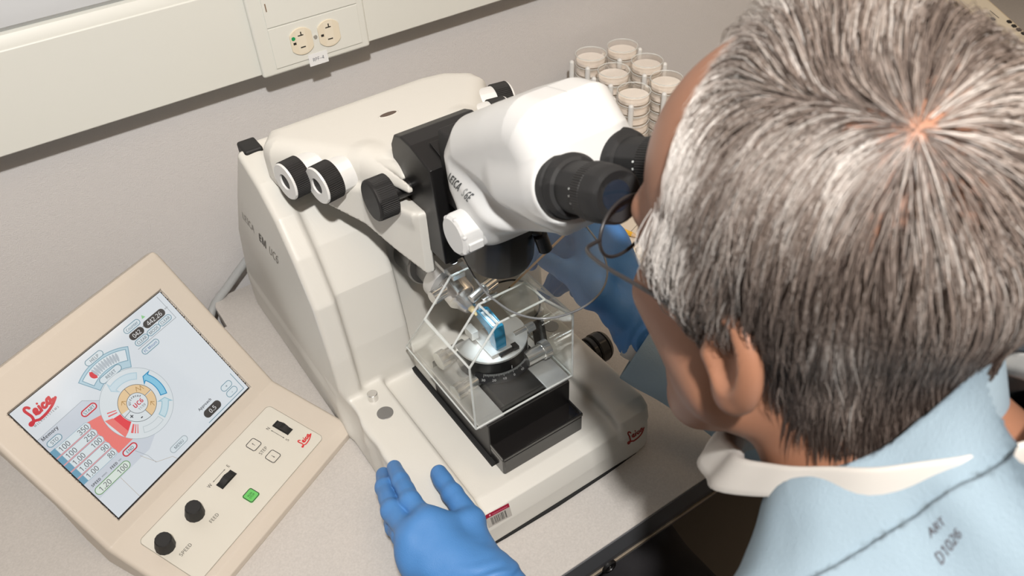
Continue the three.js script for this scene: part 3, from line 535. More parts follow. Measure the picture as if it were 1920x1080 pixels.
    kk('stage_knob', 1001, 610, 0.150, 0.0055, 20, V(-1, 0, 0), 0.012, 0.016);
    { const p = onY(1012, 628, 0.132); obj('clamp_lever', along(new RoundedBoxGeometry(0.009, 0.036, 0.02, 3, 0.004), p, V(0.35, 0.55, -0.75)), M.blackMatt, stage); }
  }
  // lamp for the knife, built into the carriage
  const lp = V(0.305, 0.262, -0.590), tgt = V(0.326, 0.185, -0.565);
  obj('spot_lamp', cyl(0.0045, 0.0055, lp.clone().add(V(-0.003, 0.024, -0.004)), lp.clone().add(V(0, 0.003, 0)), 24), M.black, bar);
  obj('lamp_lens', cyl(0.0042, 0.0042, lp.clone().add(V(0, 0.003, 0)), lp.clone().add(V(0, 0.0022, 0)), 24), std(rgb(0.9, 0.9, 0.9), 0.4, { emissive: rgb(0.85, 0.95, 1), emissiveIntensity: 4 }), bar);
  const sp = new THREE.SpotLight(rgb(0.85, 0.95, 1), 0.075, 0.6, 0.28, 0.5, 2); sp.position.set(lp.x, lp.y + T - 0.001, lp.z); sp.target.position.set(tgt.x, tgt.y + T, tgt.z); sp.castShadow = true; scene.add(sp, sp.target);
}
// diamond knife boat clamped in the holder
{
  const blue = phys(rgb(0.014, 0.17, 0.30), 0.25, { clearcoat: 0.5, clearcoatRoughness: 0.1 });
  const t = thing('knife_boat', 'small blue metal diamond knife boat clamped on the silver holder', 'knife', [0.330, 0.157, -0.558]);
  const pr = poly2([[-0.586, 0.178], [-0.562, 0.172], [-0.557, 0.1568], [-0.5455, 0.1568], [-0.546, 0.170], [-0.549, 0.1865], [-0.580, 0.1905], [-0.587, 0.186]]);
  const fB = (x, y, z) => smax(extr(pr(z, y), x - 0.330, 0.0068, 0.001), -sBox(x, y, z, 0.330, 0.1935, -0.567, 0.0048, 0.009, 0.0145, 0.0018), 0.0008);
  obj('boat', nets(fB, [0.318, 0.152, -0.595], [0.342, 0.197, -0.537], 0.0007), blue, t);
  obj('water', box(0.3254, 0.3346, 0.1840, 0.1866, -0.5805, -0.5535, 0.0004), phys(rgb(0.75, 0.88, 0.95), 0.06, { clearcoat: 1 }), t);
  obj('diamond_edge', box(0.3285, 0.3315, 0.1855, 0.1915, -0.5885, -0.5865), phys(rgb(0.8, 0.85, 0.9), 0.05, { clearcoat: 1 }), t);
  obj('rib', box(0.3293, 0.3307, 0.1866, 0.1885, -0.5795, -0.5545), blue, t);
}
// clear acrylic dust cover that stands over the knife stage
{
  const t = thing('acrylic_cover', 'clear acrylic house-shaped dust cover standing over the knife stage', 'cover', [XC, 0.1175, -0.57]);
  const zf = -0.495, zr = -0.583, zb = -0.648, zm = -0.529, y0 = 0.1178, ys = 0.2125, yt = 0.2535, xl = 0.2605, xr = 0.3895, tl = 0.2965, tr = 0.3535, th = 0.0026;
  const hex = [[xl, y0], [xr, y0], [xr, ys], [tr, yt], [tl, yt], [xl, ys]];
  const pane = (pts, n) => { const v = pts.map((p) => V(...p)), d = v[1].clone().sub(v[0]).cross(v[2].clone().sub(v[0])).normalize().multiplyScalar(th); const w = v.map((p) => p.clone().sub(d)), pos = [], q = (a, b, c, e) => { for (const p of [a, b, c, a, c, e]) pos.push(p.x, p.y, p.z); };
    for (let i = 1; i + 1 < v.length; i++) { for (const p of [v[0], v[i], v[i + 1], w[0], w[i + 1], w[i]]) pos.push(p.x, p.y, p.z); }
    v.forEach((p, i) => { const j = (i + 1) % v.length; q(p, w[i], w[j], v[j]); });
    const g = new THREE.BufferGeometry(); g.setAttribute('position', new THREE.Float32BufferAttribute(pos, 3)); return withN(g); };
  obj('front_pane', pane(hex.map(([x, y]) => [x, y, zf])), M.acrylic, t);
  obj('left_pane', pane([[xl, y0, zb], [xl, y0, zf], [xl, ys, zf], [xl, ys, zr]]), M.acrylic, t);
  obj('right_pane', pane([[xr, y0, zf], [xr, y0, zb], [xr, ys, zr], [xr, ys, zf]]), M.acrylic, t);
  obj('left_slope_pane', pane([[xl, ys, zm], [xl, ys, zf], [tl, yt, zf], [tl, yt, zm]]), M.acrylic, t);
  obj('right_slope_pane', pane([[xr, ys, zf], [xr, ys, zm], [tr, yt, zm], [tr, yt, zf]]), M.acrylic, t);
  obj('roof_pane', pane([[tl, yt, zf], [tr, yt, zf], [tr, yt, zm], [tl, yt, zm]]), M.acrylic, t);
  const rod = (a, b, r = 0.0012) => obj('polished_edge', cyl(r, r, V(...a), V(...b), 8), M.acrylicEdge, t);
  for (let i = 0; i < 6; i++) rod([...hex[i], zf], [...hex[(i + 1) % 6], zf]);
  rod([xl, ys, zf], [xl, ys, zm]); rod([xl, ys, zm], [xl, ys, zr], 0.0018); rod([xr, ys, zf], [xr, ys, zr]); rod([tl, yt, zf], [tl, yt, zm]); rod([tr, yt, zf], [tr, yt, zm]);
  rod([xl, y0, zf], [xl, y0, zb], 0.001); rod([xr, y0, zf], [xr, y0, zb], 0.001);
  rod([xl, ys, zm], [tl, yt, zm]); rod([tl, yt, zm], [tr, yt, zm]); rod([tr, yt, zm], [xr, ys, zm]);
  rod([xl, ys, zr], [tl, yt, zr]); rod([tl, yt, zr], [tr, yt, zr]); rod([tr, yt, zr], [xr, ys, zr]); rod([xl, y0, zb], [xl, ys, zr], 0.001); rod([xr, y0, zb], [xr, ys, zr], 0.001);
}

// ---------------------------------------------------------------- touch-screen control unit
{
  const yaw = 27.6 * Math.PI / 180, t = thing('control_unit', 'beige touch-screen control unit with two black knobs beside the microtome', 'control unit', [-0.0216, 0, -0.761], { turn: yaw, local: true });
  const pr = poly2([[0.178, 0.0], [0.1775, 0.008], [0.168, 0.0158], [0.160, 0.0178], [0.0585, 0.0392], [-0.070, 0.2010], [-0.077, 0.2045], [-0.087, 0.199], [-0.047, 0.14], [0.000, 0.084], [0.020, 0.031], [0.041, 0.0]]);
  const fC = (x, y, z) => { let d = extr(pr(z, y), x, 0.1345, 0.0055); const n = (y - 0.1125) * 0.622 + z * 0.783, v = (y - 0.1125) * 0.783 - z * 0.622; d = Math.max(d, -(Math.max(Math.abs(x) - 0.1058, Math.abs(v) - 0.0803, -0.004 - n))); return d; };
  obj('housing', nets(fC, [-0.145, -0.006, -0.095], [0.145, 0.212, 0.19], 0.0022), M.beige, t);
  obj('rear_support', box(-0.07, 0.07, 0.0, 0.11, -0.075, -0.045, 0.004), M.beige, t);
  obj('foot_strip', box(-0.128, 0.128, -0.0003, 0.0025, 0.046, 0.1772), M.dark, t);
  // screen, printed by its own light
  const ui = (x, W, H) => {
    x.fillStyle = '#e3e9ee'; x.fillRect(0, 0, W, H);
    const pill = (cx, cy, w, h, txt, { fill = '#dfe9ee', stroke = '#6f97a8', col = '#4a5a66', lw = 4, font = 24 } = {}) => { x.beginPath(); x.roundRect(cx - w / 2, cy - h / 2, w, h, h / 2); x.fillStyle = fill; x.fill(); x.lineWidth = lw; x.strokeStyle = stroke; x.stroke(); x.fillStyle = col; x.font = `${font}px sans-serif`; x.textAlign = 'center'; x.textBaseline = 'middle'; x.fillText(txt, cx, cy + 1); };
    drawScript(x, 34, 22, 1.75, '#d3263a', 8);
    x.fillStyle = '#444'; x.font = '15px sans-serif'; x.textAlign = 'left'; x.fillText('M I C R O S Y S T E M S', 38, 132, 165);
    // memory block
    x.fillStyle = '#d3dae3'; x.beginPath(); x.moveTo(0, 190); x.lineTo(290, 183); x.lineTo(368, 255); x.lineTo(480, 560); x.lineTo(360, 620); x.lineTo(0, 625); x.closePath(); x.fill();
    x.strokeStyle = '#9aa3aa'; x.lineWidth = 2; x.beginPath(); x.moveTo(0, 190); x.lineTo(290, 183); x.lineTo(368, 255); x.moveTo(300, 570); x.lineTo(330, 640); x.lineTo(335, 700); x.stroke();
    x.fillStyle = '#4a4f57'; x.font = 'bold 25px sans-serif'; x.textAlign = 'left'; x.fillText('Memory', 14, 212); pill(56, 246, 82, 34, 'STO', { font: 25 });
    // red fan
    x.fillStyle = '#f5837c'; x.beginPath(); x.moveTo(225, 285); x.lineTo(372, 322); x.arc(488, 388, 140, 2.62, 2.05, true); x.lineTo(232, 520); x.closePath(); x.fill();
    x.fillStyle = '#ee4a52'; x.beginPath(); x.arc(488, 388, 158, 2.60, 3.35); x.arc(488, 388, 112, 3.35, 2.60, true); x.closePath(); x.fill();
    x.fillStyle = '#f5837c'; x.beginPath(); x.moveTo(225, 290); x.lineTo(335, 352); x.lineTo(352, 460); x.lineTo(232, 512); x.closePath(); x.fill();
    x.fillStyle = '#72a6c0'; x.fillRect(0, 276, 32, 240);
    [['100', '350'], ['100', '250'], ['1.00', '100'], ['1.00', '90'], ['1.00', '80']].forEach(([a, b], i) => {
      const y = 300 + i * 49; x.fillStyle = '#e2a5a8'; if (i) x.fillRect(0, y - 28, 230, 7);
      x.fillStyle = '#e3edf0'; x.beginPath(); x.roundRect(30, y - 20, 203, 41, [0, 20, 20, 0]); x.fill(); x.strokeStyle = '#8fb4c4'; x.lineWidth = 2; x.stroke();
      x.fillStyle = '#50545a'; x.font = '38px sans-serif'; x.textAlign = 'left'; x.textBaseline = 'middle'; x.fillText(a, 38, y + 2, 72); x.textAlign = 'right'; x.fillText(b, 222, y + 2, 72);
    });
    x.strokeStyle = '#b35a58'; x.lineWidth = 3; x.beginPath(); x.moveTo(300, 380); x.lineTo(322, 402); x.lineTo(300, 420); x.stroke();
    x.fillStyle = '#4a4f57'; x.font = 'bold 20px sans-serif'; x.textAlign = 'left'; x.fillText('SPEED', 20, 550, 66); x.fillText('FEED', 146, 550, 54); x.font = '13px sans-serif'; x.fillText('mm/s', 88, 550); x.fillText('nm', 202, 550);
    pill(124, 593, 224, 44, '', { stroke: '#6c9c66', fill: '#e4efe6' }); x.fillStyle = '#50545a'; x.font = '38px sans-serif'; x.textAlign = 'left'; x.fillText('1.20', 34, 595, 74); x.textAlign = 'right'; x.fillText('100', 220, 595, 70);
    pill(283, 243, 88, 34, 'START', { stroke: '#d33440', lw: 7, font: 25 }); pill(286, 547, 86, 34, 'END', { stroke: '#d33440', lw: 7, font: 25 });
    // counter arc
    x.save(); x.translate(488, 388);
    x.fillStyle = '#bdd8e4'; x.strokeStyle = '#7fa8ba'; x.lineWidth = 4; x.beginPath(); x.arc(0, 0, 322, -2.04, -0.98); x.arc(0, 0, 205, -0.98, -2.04, true); x.closePath(); x.fill(); x.stroke();
    x.fillStyle = '#e6eef2'; x.beginPath(); x.arc(0, 0, 308, -1.99, -1.03); x.arc(0, 0, 244, -1.03, -1.99, true); x.closePath(); x.fill(); x.stroke();
    for (let i = 0; i < 11; i++) { const a = -1.80 + i * 0.058; x.save(); x.rotate(a); x.translate(276, 0); x.beginPath(); x.ellipse(0, 0, 26, 7.5, 0, 0, 7); x.fillStyle = i ? '#b9c3cb' : '#e0333f'; if (!i) x.ellipse(0, 0, 22, 17, 0, 0, 7); x.fill(); x.restore(); }
    pill(6, -214, 140, 38, 'RESET', { font: 25 });
    // dial
    x.strokeStyle = '#a7b2b8'; x.lineWidth = 2; x.fillStyle = '#e4ebee'; x.beginPath(); x.arc(0, 0, 198, 0, 7); x.fill(); x.stroke();
    x.fillStyle = '#ee4a52'; x.beginPath(); x.arc(0, 0, 172, 2.62, 3.30); x.arc(0, 0, 108, 3.30, 2.62, true); x.closePath(); x.fill();
    x.fillStyle = '#ef6a6c'; for (const [a, b] of [[3.42, 3.47], [3.53, 3.57], [2.45, 2.53], [2.37, 2.41], [2.29, 2.32]]) { x.beginPath(); x.arc(0, 0, 168, a, b); x.arc(0, 0, 118, b, a, true); x.closePath(); x.fill(); }
    x.fillStyle = '#f5837c'; x.beginPath(); x.moveTo(-190, -45); x.lineTo(-150, -28); x.lineTo(-140, 82); x.lineTo(-175, 95); x.closePath(); x.fill();
    x.fillStyle = '#f0d0a2'; for (const a of [-2.30, -0.80, 0.75]) { x.beginPath(); x.arc(0, 0, 104, a - 0.74, a + 0.74); x.arc(0, 0, 57, a + 0.74, a - 0.74, true); x.closePath(); x.fill(); }
    x.strokeStyle = '#5a5f64'; x.lineWidth = 2.5; for (const r of [57, 104]) { x.beginPath(); x.arc(0, 0, r, 0, 7); x.stroke(); }
    for (const a of [-1.55, -0.05, 1.5, 3.02]) { x.beginPath(); x.moveTo(57 * Math.cos(a), 57 * Math.sin(a)); x.lineTo(104 * Math.cos(a), 104 * Math.sin(a)); x.stroke(); }
    const glyph = (a, r, s, sz, col) => { x.fillStyle = col; x.font = `bold ${sz}px sans-serif`; x.textAlign = 'center'; x.textBaseline = 'middle'; x.fillText(s, r * Math.cos(a), r * Math.sin(a)); };
    x.strokeStyle = '#b0884c'; x.lineWidth = 3;
    x.beginPath(); x.moveTo(-70, -48); x.lineTo(-54, -62); x.lineTo(-38, -48); x.moveTo(-54, -62); x.lineTo(-54, -36); x.stroke(); x.beginPath(); x.moveTo(40, -48); x.lineTo(54, -70); x.lineTo(62, -40); x.lineTo(76, -62); x.lineTo(80, -34); x.stroke(); x.beginPath(); x.moveTo(44, 58); x.lineTo(58, 44); x.lineTo(72, 58); x.moveTo(58, 44); x.lineTo(58, 74); x.stroke();
    glyph(2.85 - 0.15, 80, '+', 44, '#3c4046'); glyph(2.05, 80, '-', 48, '#3c4046');
    x.fillStyle = '#d3263a'; x.font = 'bold 34px sans-serif'; x.fillText('UC6', 2, 4); x.fillStyle = '#55595e'; x.font = '19px sans-serif'; x.fillText('11:59', 4, 32);
    x.fillStyle = '#4a4f57'; x.font = 'bold 18px sans-serif'; 'Ultracut'.split('').forEach((c, i) => { x.save(); x.rotate(-1.0 + i * 0.30); x.translate(0, -42); x.fillText(c, 0, 0); x.restore(); });
    const arrow = (a0, a1, r, w, fill, stroke) => { const hd = a1 > a0 ? -0.13 : 0.13, e = a1 + hd; x.beginPath(); x.arc(0, 0, r + w / 2, a0, e, a1 < a0); x.lineTo((r + w) * Math.cos(e), (r + w) * Math.sin(e)); x.lineTo(r * Math.cos(a1), r * Math.sin(a1)); x.lineTo((r - w) * Math.cos(e), (r - w) * Math.sin(e)); x.arc(0, 0, r - w / 2, e, a0, a1 > a0); x.closePath(); x.fillStyle = fill; x.fill(); x.strokeStyle = stroke; x.lineWidth = 5; x.stroke(); };
    arrow(0.42, -0.62, 152, 36, '#8fd0ec', '#2a92c4'); arrow(1.25, 0.55, 152, 36, '#cfe6ee', '#a3cbd9'); arrow(-0.85, -1.95, 152, 36, '#d4e6ee', '#bcd6e2');
    x.strokeStyle = '#c2ccd0'; x.lineWidth = 3; x.beginPath(); x.arc(0, 0, 170, 1.35, 2.1); x.arc(0, 0, 136, 2.1, 1.35, true); x.closePath(); x.stroke();
    x.restore();
    pill(491, 53, 112, 34, 'HELP', { font: 25 }); pill(763, 50, 108, 34, 'Counter', { font: 23, col: '#39607a' });
    pill(890, 95, 150, 42, '442.26', { fill: '#3c3836', stroke: '#3c3836', col: '#f0f0f0', font: 36 }); pill(755, 97, 92, 40, '042', { fill: '#3c3836', stroke: '#3c3836', col: '#f0f0f0', font: 34 });
    x.fillStyle = '#8fd08c'; x.beginPath(); x.moveTo(835, 55); x.lineTo(847, 35); x.lineTo(859, 55); x.fill();
    x.fillStyle = '#555'; x.font = '16px sans-serif'; x.fillText('nm', 985, 92); x.fillText('%', 812, 92);
    pill(751, 143, 88, 34, 'CLEAR', { font: 24 }); pill(841, 143, 88, 34, 'MODE', { font: 24 }); pill(930, 142, 88, 34, 'CLEAR', { font: 24 }); pill(761, 202, 116, 34, 'FC Mount', { font: 22, col: '#2f5fa0' });
    x.strokeStyle = '#8f979c'; x.lineWidth = 2.5; x.beginPath(); x.moveTo(698, 170); x.lineTo(990, 170); x.lineTo(990, 10); x.stroke();
    x.fillStyle = '#4a4f57'; x.font = 'bold 22px sans-serif'; x.fillText('Approach', 757, 658); pill(772, 708, 122, 46, '0.5', { fill: '#3c3836', stroke: '#3c3836', col: '#f0f0f0', font: 36 }); pill(930, 668, 78, 38, '+', { font: 28 }); pill(931, 716, 78, 38, '-', { font: 28 });
    x.beginPath(); x.moveTo(700, 752); x.lineTo(1000, 752); x.lineTo(1000, 630); x.stroke();
    pill(492, 716, 120, 36, 'MENU', { font: 24, stroke: '#aab6bc' });
    x.strokeStyle = '#bcae9c'; x.lineWidth = 2; x.beginPath(); x.moveTo(150, 620); x.lineTo(150, 768); x.moveTo(300, 610); x.lineTo(340, 700); x.lineTo(420, 740); x.lineTo(430, 768); x.stroke();
  };
  const tex = ctex(2048, 1536, (x, w, h) => { x.scale(2, 2); ui(x, 1024, 768); });
  const bez = obj('screen_gasket', box(-0.1058, 0.1058, -0.0803, 0.0803, -0.006, -0.0035), M.black, t); bez.position.set(0, 0.1125, 0); bez.rotation.x = -Math.asin(0.622);
  const scr = obj('screen', new THREE.PlaneGeometry(0.208, 0.1565), phys(rgb(0.02, 0.02, 0.02), 0.12, { emissive: rgb(1, 1, 1), emissiveMap: tex, emissiveIntensity: 0.84, clearcoat: 0.6, clearcoatRoughness: 0.12 }), t);
  scr.position.set(0, 0.1125 - 0.0032 * 0.622, -0.0032 * 0.783); scr.rotation.x = -Math.asin(0.622);
  scr.userData.label = 'lit touch screen showing dials and counters';
  const sl = new THREE.RectAreaLight(rgb(0.9, 0.95, 1), 0.64, 0.205, 0.155); sl.castShadow = true;
  { const n = V(Math.sin(yaw) * 0.783, 0.622, Math.cos(yaw) * 0.783), c = V(-0.0216, 0.1125 + T, -0.761).addScaledVector(n, 0.001); sl.position.copy(c); sl.lookAt(c.clone().add(n)); scene.add(sl); }
  // keypad overlay and its controls
  const al = Math.atan(0.2108), Yc = (w) => 0.0392 - (w - 0.0585) * 0.2108;
  const place = (o, u, w, lift = 0.0) => { o.position.set(u, Yc(w) + lift * Math.cos(al), w + lift * Math.sin(al)); o.rotation.x = al; return o; };
  const rs = (w, d, h, r) => { const s = new THREE.Shape(); const a = w / 2, b = d / 2; s.moveTo(-a + r, -b); s.lineTo(a - r, -b); s.quadraticCurveTo(a, -b, a, -b + r); s.lineTo(a, b - r); s.quadraticCurveTo(a, b, a - r, b); s.lineTo(-a + r, b); s.quadraticCurveTo(-a, b, -a, b - r); s.lineTo(-a, -b + r); s.quadraticCurveTo(-a, -b, -a + r, -b); const g = new THREE.ExtrudeGeometry(s, { depth: h, bevelEnabled: false }); g.rotateX(-Math.PI / 2); return g; };
  const U0 = -0.112, U1 = 0.1005, W0 = 0.0765, W1 = 0.1612, uc = (U0 + U1) / 2, wc = (W0 + W1) / 2;
  const pad = place(obj('keypad_overlay', rs(U1 - U0, W1 - W0, 0.0005, 0.006), std(rgb(0.57, 0.545, 0.48), 0.45), t), uc, wc, 0.0002);
  const print2 = print(1700, 680, (x, w, h) => {
    const S = 8000, X = (u) => (u - U0) * S, Y = (q) => (q - W0) * S; x.fillStyle = x.strokeStyle = '#4a4944'; x.textAlign = 'center'; x.textBaseline = 'middle';
    x.strokeStyle = '#8d877a'; x.lineWidth = 4; x.beginPath(); x.roundRect(3, 3, w - 6, h - 6, 48); x.stroke();
    x.strokeStyle = '#4a4944'; x.lineWidth = 4; x.font = '46px sans-serif'; x.fillText('SPEED', X(-0.0925), Y(0.1245)); x.fillText('FEED', X(-0.049), Y(0.1245)); x.fillText('STEP', X(0.0465), Y(0.1135));
    const arr = (u0, q0, u1, q1) => { x.beginPath(); x.moveTo(X(u0), Y(q0)); x.lineTo(X(u1), Y(q1)); x.stroke(); for (const [a, b, c, d] of [[u0, q0, u1, q1], [u1, q1, u0, q0]]) { const an = Math.atan2(Y(d) - Y(b), X(c) - X(a)); x.beginPath(); x.moveTo(X(a), Y(b)); x.lineTo(X(a) + 16 * Math.cos(an + 0.4), Y(b) + 16 * Math.sin(an + 0.4)); x.lineTo(X(a) + 16 * Math.cos(an - 0.4), Y(b) + 16 * Math.sin(an - 0.4)); x.fill(); } };
    arr(-0.016, 0.0935, 0.004, 0.0935); x.fillText('W', X(-0.0215), Y(0.0935)); x.fillText('E', X(0.009), Y(0.0935));
    arr(0.0735, 0.103, 0.0735, 0.123); x.fillText('N', X(0.0735), Y(0.0985)); x.fillText('S', X(0.0735), Y(0.1275));
    drawScript(x, X(0.0755), Y(0.1385), 1.6, '#c3262c', 7);
  });
  const pq = quad(V(U0 - uc, 0.0007, W0 - wc), V(U1 - uc, 0.0007, W0 - wc), V(U1 - uc, 0.0007, W1 - wc), V(U0 - uc, 0.0007, W1 - wc)); obj('lettering', pq, print2, pad);
  for (const [u, w] of [[-0.1003, 0.104], [-0.0559, 0.104]]) { const g = lathe([[0, 0.0165], [0.0078, 0.0165], [0.0088, 0.0155], [0.0108, 0.002], [0.0108, 0], [0, 0]], V(0, 0, 0), UP, 14); const k = place(obj('rotary_knob', g, M.blackMatt, t), u, w, 0.0008); }
  for (const [u, w, turn] of [[-0.0053, 0.104, 0], [0.0838, 0.112, Math.PI / 2]]) {
    const g = [box(-0.0118, 0.0118, 0, 0.0008, -0.0048, 0.0048)]; const k = place(obj('rocker_wheel', g, M.dark, t), u, w, 0.0006); k.rotation.set(al, 0, 0); k.rotateY(turn);
    const wh = new THREE.CylinderGeometry(0.0125, 0.0125, 0.0078, 40, 1, false, 0, Math.PI * 2); wh.rotateX(Math.PI / 2); wh.translate(0, -0.0075, 0);
    obj('wheel', [wh, box(-0.0012, -0.0002, 0.0045, 0.0056, -0.0039, 0.0039), box(0.0006, 0.0016, 0.0045, 0.0056, -0.0039, 0.0039)], M.blackMatt, k);
  }
  const key = (u, w, col, draw) => { const k = place(obj('membrane_key', rs(0.0146, 0.0146, 0.0006, 0.0026), std(col, 0.45), t), u, w, 0.0007); obj('key_print', quad(V(-0.0073, 0.0009, -0.0073), V(0.0073, 0.0009, -0.0073), V(0.0073, 0.0009, 0.0073), V(-0.0073, 0.0009, 0.0073)), print(200, 200, draw), k); return k; };
  const frame = (x) => { x.strokeStyle = '#26262a'; x.lineWidth = 11; x.beginPath(); x.roundRect(8, 8, 184, 184, 34); x.stroke(); };
  const arrowKey = (up) => (x) => { frame(x); x.lineWidth = 7; x.fillStyle = '#26262a'; x.beginPath(); x.moveTo(100, 70); x.lineTo(100, 130); x.stroke(); const y = up ? 62 : 138, s = up ? 1 : -1; x.beginPath(); x.moveTo(100, y); x.lineTo(88, y + 22 * s); x.lineTo(112, y + 22 * s); x.fill(); };
  key(0.0467, 0.0995, rgb(0.57, 0.545, 0.48), arrowKey(true)); key(0.0464, 0.1276, rgb(0.57, 0.545, 0.48), arrowKey(false));
  key(-0.0063, 0.1393, rgb(0.12, 0.47, 0.11), (x) => { frame(x); x.fillStyle = '#1e3a1c'; x.font = '46px sans-serif'; x.textAlign = 'center'; x.fillText('RUN', 100, 92); x.fillText('STOP', 100, 138); }).userData.label = 'green run stop key';
}
// ---------------------------------------------------------------- grey cable behind the bench
{
  const p = [V(0.24, 0.10, -0.985), onZ(474, 474, -1.008), onZ(452, 502, -1.012), onZ(425, 540, -1.014), onZ(402, 572, -1.014), V(0.10, -0.03, -1.005), V(0.05, -0.16, -0.995), V(0.04, -0.4, -0.99), V(0.05, -0.745, -0.985)];
  single('power_cable', tube(p, 0.0062, 90, 14), std(rgb(0.36, 0.37, 0.37), 0.5), 'grey power cable hanging behind the microtome down through the bench notch', 'cable');
}
// ---------------------------------------------------------------- rack of stacked petri dishes
{
  const R = 0.0262, H = 0.0165, N = 12, ys = 0.006;
  const spots = [[0.795, -0.972], [0.853, -0.962], [0.787, -0.905], [0.849, -0.897], [0.769, -0.836], [0.833, -0.834]];
  const rack = thing('dish_rack', 'white rack of upright rods holding stacks of clear petri dishes', 'rack', [0.81, 0, -0.90]);
  obj('base_plate', box(0.725, 0.90, 0, 0.006, -1.012, -0.795, 0.002), M.knobWhite, rack);
  for (const [x, z] of spots) for (const [dx, dz] of [[-0.030, -0.012], [-0.024, 0.022], [0.027, 0.013]]) {
    if (dx > 0 && x < 0.82) continue;
    const r = new THREE.CapsuleGeometry(0.0042, 0.186, 6, 16); r.translate(x + dx, 0.006 + 0.093, z + dz); obj('rod', r, M.knobWhite, rack);
  }
  const bodyG = lathe([[0, 0.0], [R - 0.002, 0.0], [R - 0.0012, 0.0008], [R - 0.0012, 0.0125], [R - 0.0022, 0.0125], [R - 0.0022, 0.0016], [0, 0.0016]], V(0, 0, 0), UP, 40);
  const lidG = lathe([[0, 0.0152], [R - 0.001, 0.0152], [R, 0.0145], [R, 0.004], [R - 0.0008, 0.004], [R - 0.0008, 0.0142], [0, 0.0142]], V(0, 0, 0), UP, 40);
  const rimG = new THREE.TorusGeometry(R - 0.0012, 0.0007, 8, 40); rimG.rotateX(Math.PI / 2); rimG.translate(0, 0.0157, 0);
  const agarG = lathe([[0, 0.0017], [R - 0.0024, 0.0017], [R - 0.0024, 0.0062], [0, 0.0062]], V(0, 0, 0), UP, 40);
  const proto = new THREE.Group(); proto.userData = {};
  const mk = (n, g, m) => { const o = new THREE.Mesh(g, m); o.name = n; o.castShadow = o.receiveShadow = true; proto.add(o); };
  mk('dish', bodyG, M.clearDish); mk('lid', lidG, M.clearDish); mk('stacking_ring', rimG, M.acrylicEdge); mk('medium', agarG, M.agar);
  const rows = ['wall-side row', 'middle row', 'row nearest the bench edge'], nth = ['topmost', 'second from top', 'third from top', 'fourth from top', 'fifth from top', 'sixth from top', 'sixth from bottom', 'fifth from bottom', 'fourth from bottom', 'third from bottom', 'second from bottom', 'bottom'];
  spots.forEach(([x, z], i) => { for (let k = 0; k < N; k++) {
    const d = proto.clone(); d.name = numbered('petri_dish'); d.position.set(x, ys + k * H + T, z); d.rotation.y = k;
    tag(d, `clear petri dish, ${nth[N - 1 - k]}, ${rows[i >> 1]}, ${i % 2 ? 'console' : 'microtome'} side of rack`, 'petri dish', 'petri dishes stacked in the rod rack'); scene.add(d);
  } });
}
// ---------------------------------------------------------------- papers, pencil and console on the right of the bench
{
  const c = Math.cos(0.35), s = Math.sin(0.35), W = (u, w, y) => V(0.735 + u * c + w * s, y, -0.675 - u * s + w * c);
  const g = new THREE.BoxGeometry(0.22, 0.006, 0.28); g.rotateY(0.35); g.translate(0.735, 0.003, -0.645);
  const note = single('notepad', g, std(rgb(0.66, 0.58, 0.47), 0.8), 'cream ruled notepad lying on the bench right of the microtome', 'notepad');
  const q = quad(V(-0.11, 0.0064, -0.14), V(0.11, 0.0064, -0.14), V(0.11, 0.0064, 0.14), V(-0.11, 0.0064, 0.14)); q.rotateY(0.35); q.translate(0.735, 0, -0.645);
  obj('ruling', q, print(440, 560, (x, w, h) => { x.strokeStyle = '#8f8373'; x.lineWidth = 1.5; for (let i = 1; i < 12; i++) { x.beginPath(); x.moveTo(0, i * 46); x.lineTo(w, i * 46); x.stroke(); } x.strokeStyle = '#5f564c'; for (let i = 0; i < 5; i++) { x.beginPath(); x.moveTo(40, 60 + i * 46); for (let k = 0; k < 24; k++) x.lineTo(40 + k * 9, 60 + i * 46 + 6 * Math.sin(k * 1.7 + i)); x.stroke(); } }, 0.8), note);
  const a = onY(1090, 398, 0.0105), b = onY(1186, 440, 0.0105), d = b.clone().sub(a).normalize(), A = a.clone().addScaledVector(d, -0.07), B = b.clone().addScaledVector(d, 0.0);
  const t = thing('pencil', 'yellow pencil lying on the notepad behind the gloved right hand', 'pencil', [a.x, 0.006, a.z]);
  obj('barrel', cyl(0.004, 0.004, A, B, 6), std(rgb(0.75, 0.42, 0.03), 0.4), t); obj('tip', cyl(0.0038, 0.0006, B, B.clone().addScaledVector(d, 0.016), 12), std(rgb(0.6, 0.42, 0.25), 0.6), t); obj('ferrule', cyl(0.0042, 0.0042, A.clone().addScaledVector(d, -0.012), A, 16), M.steel, t);
}
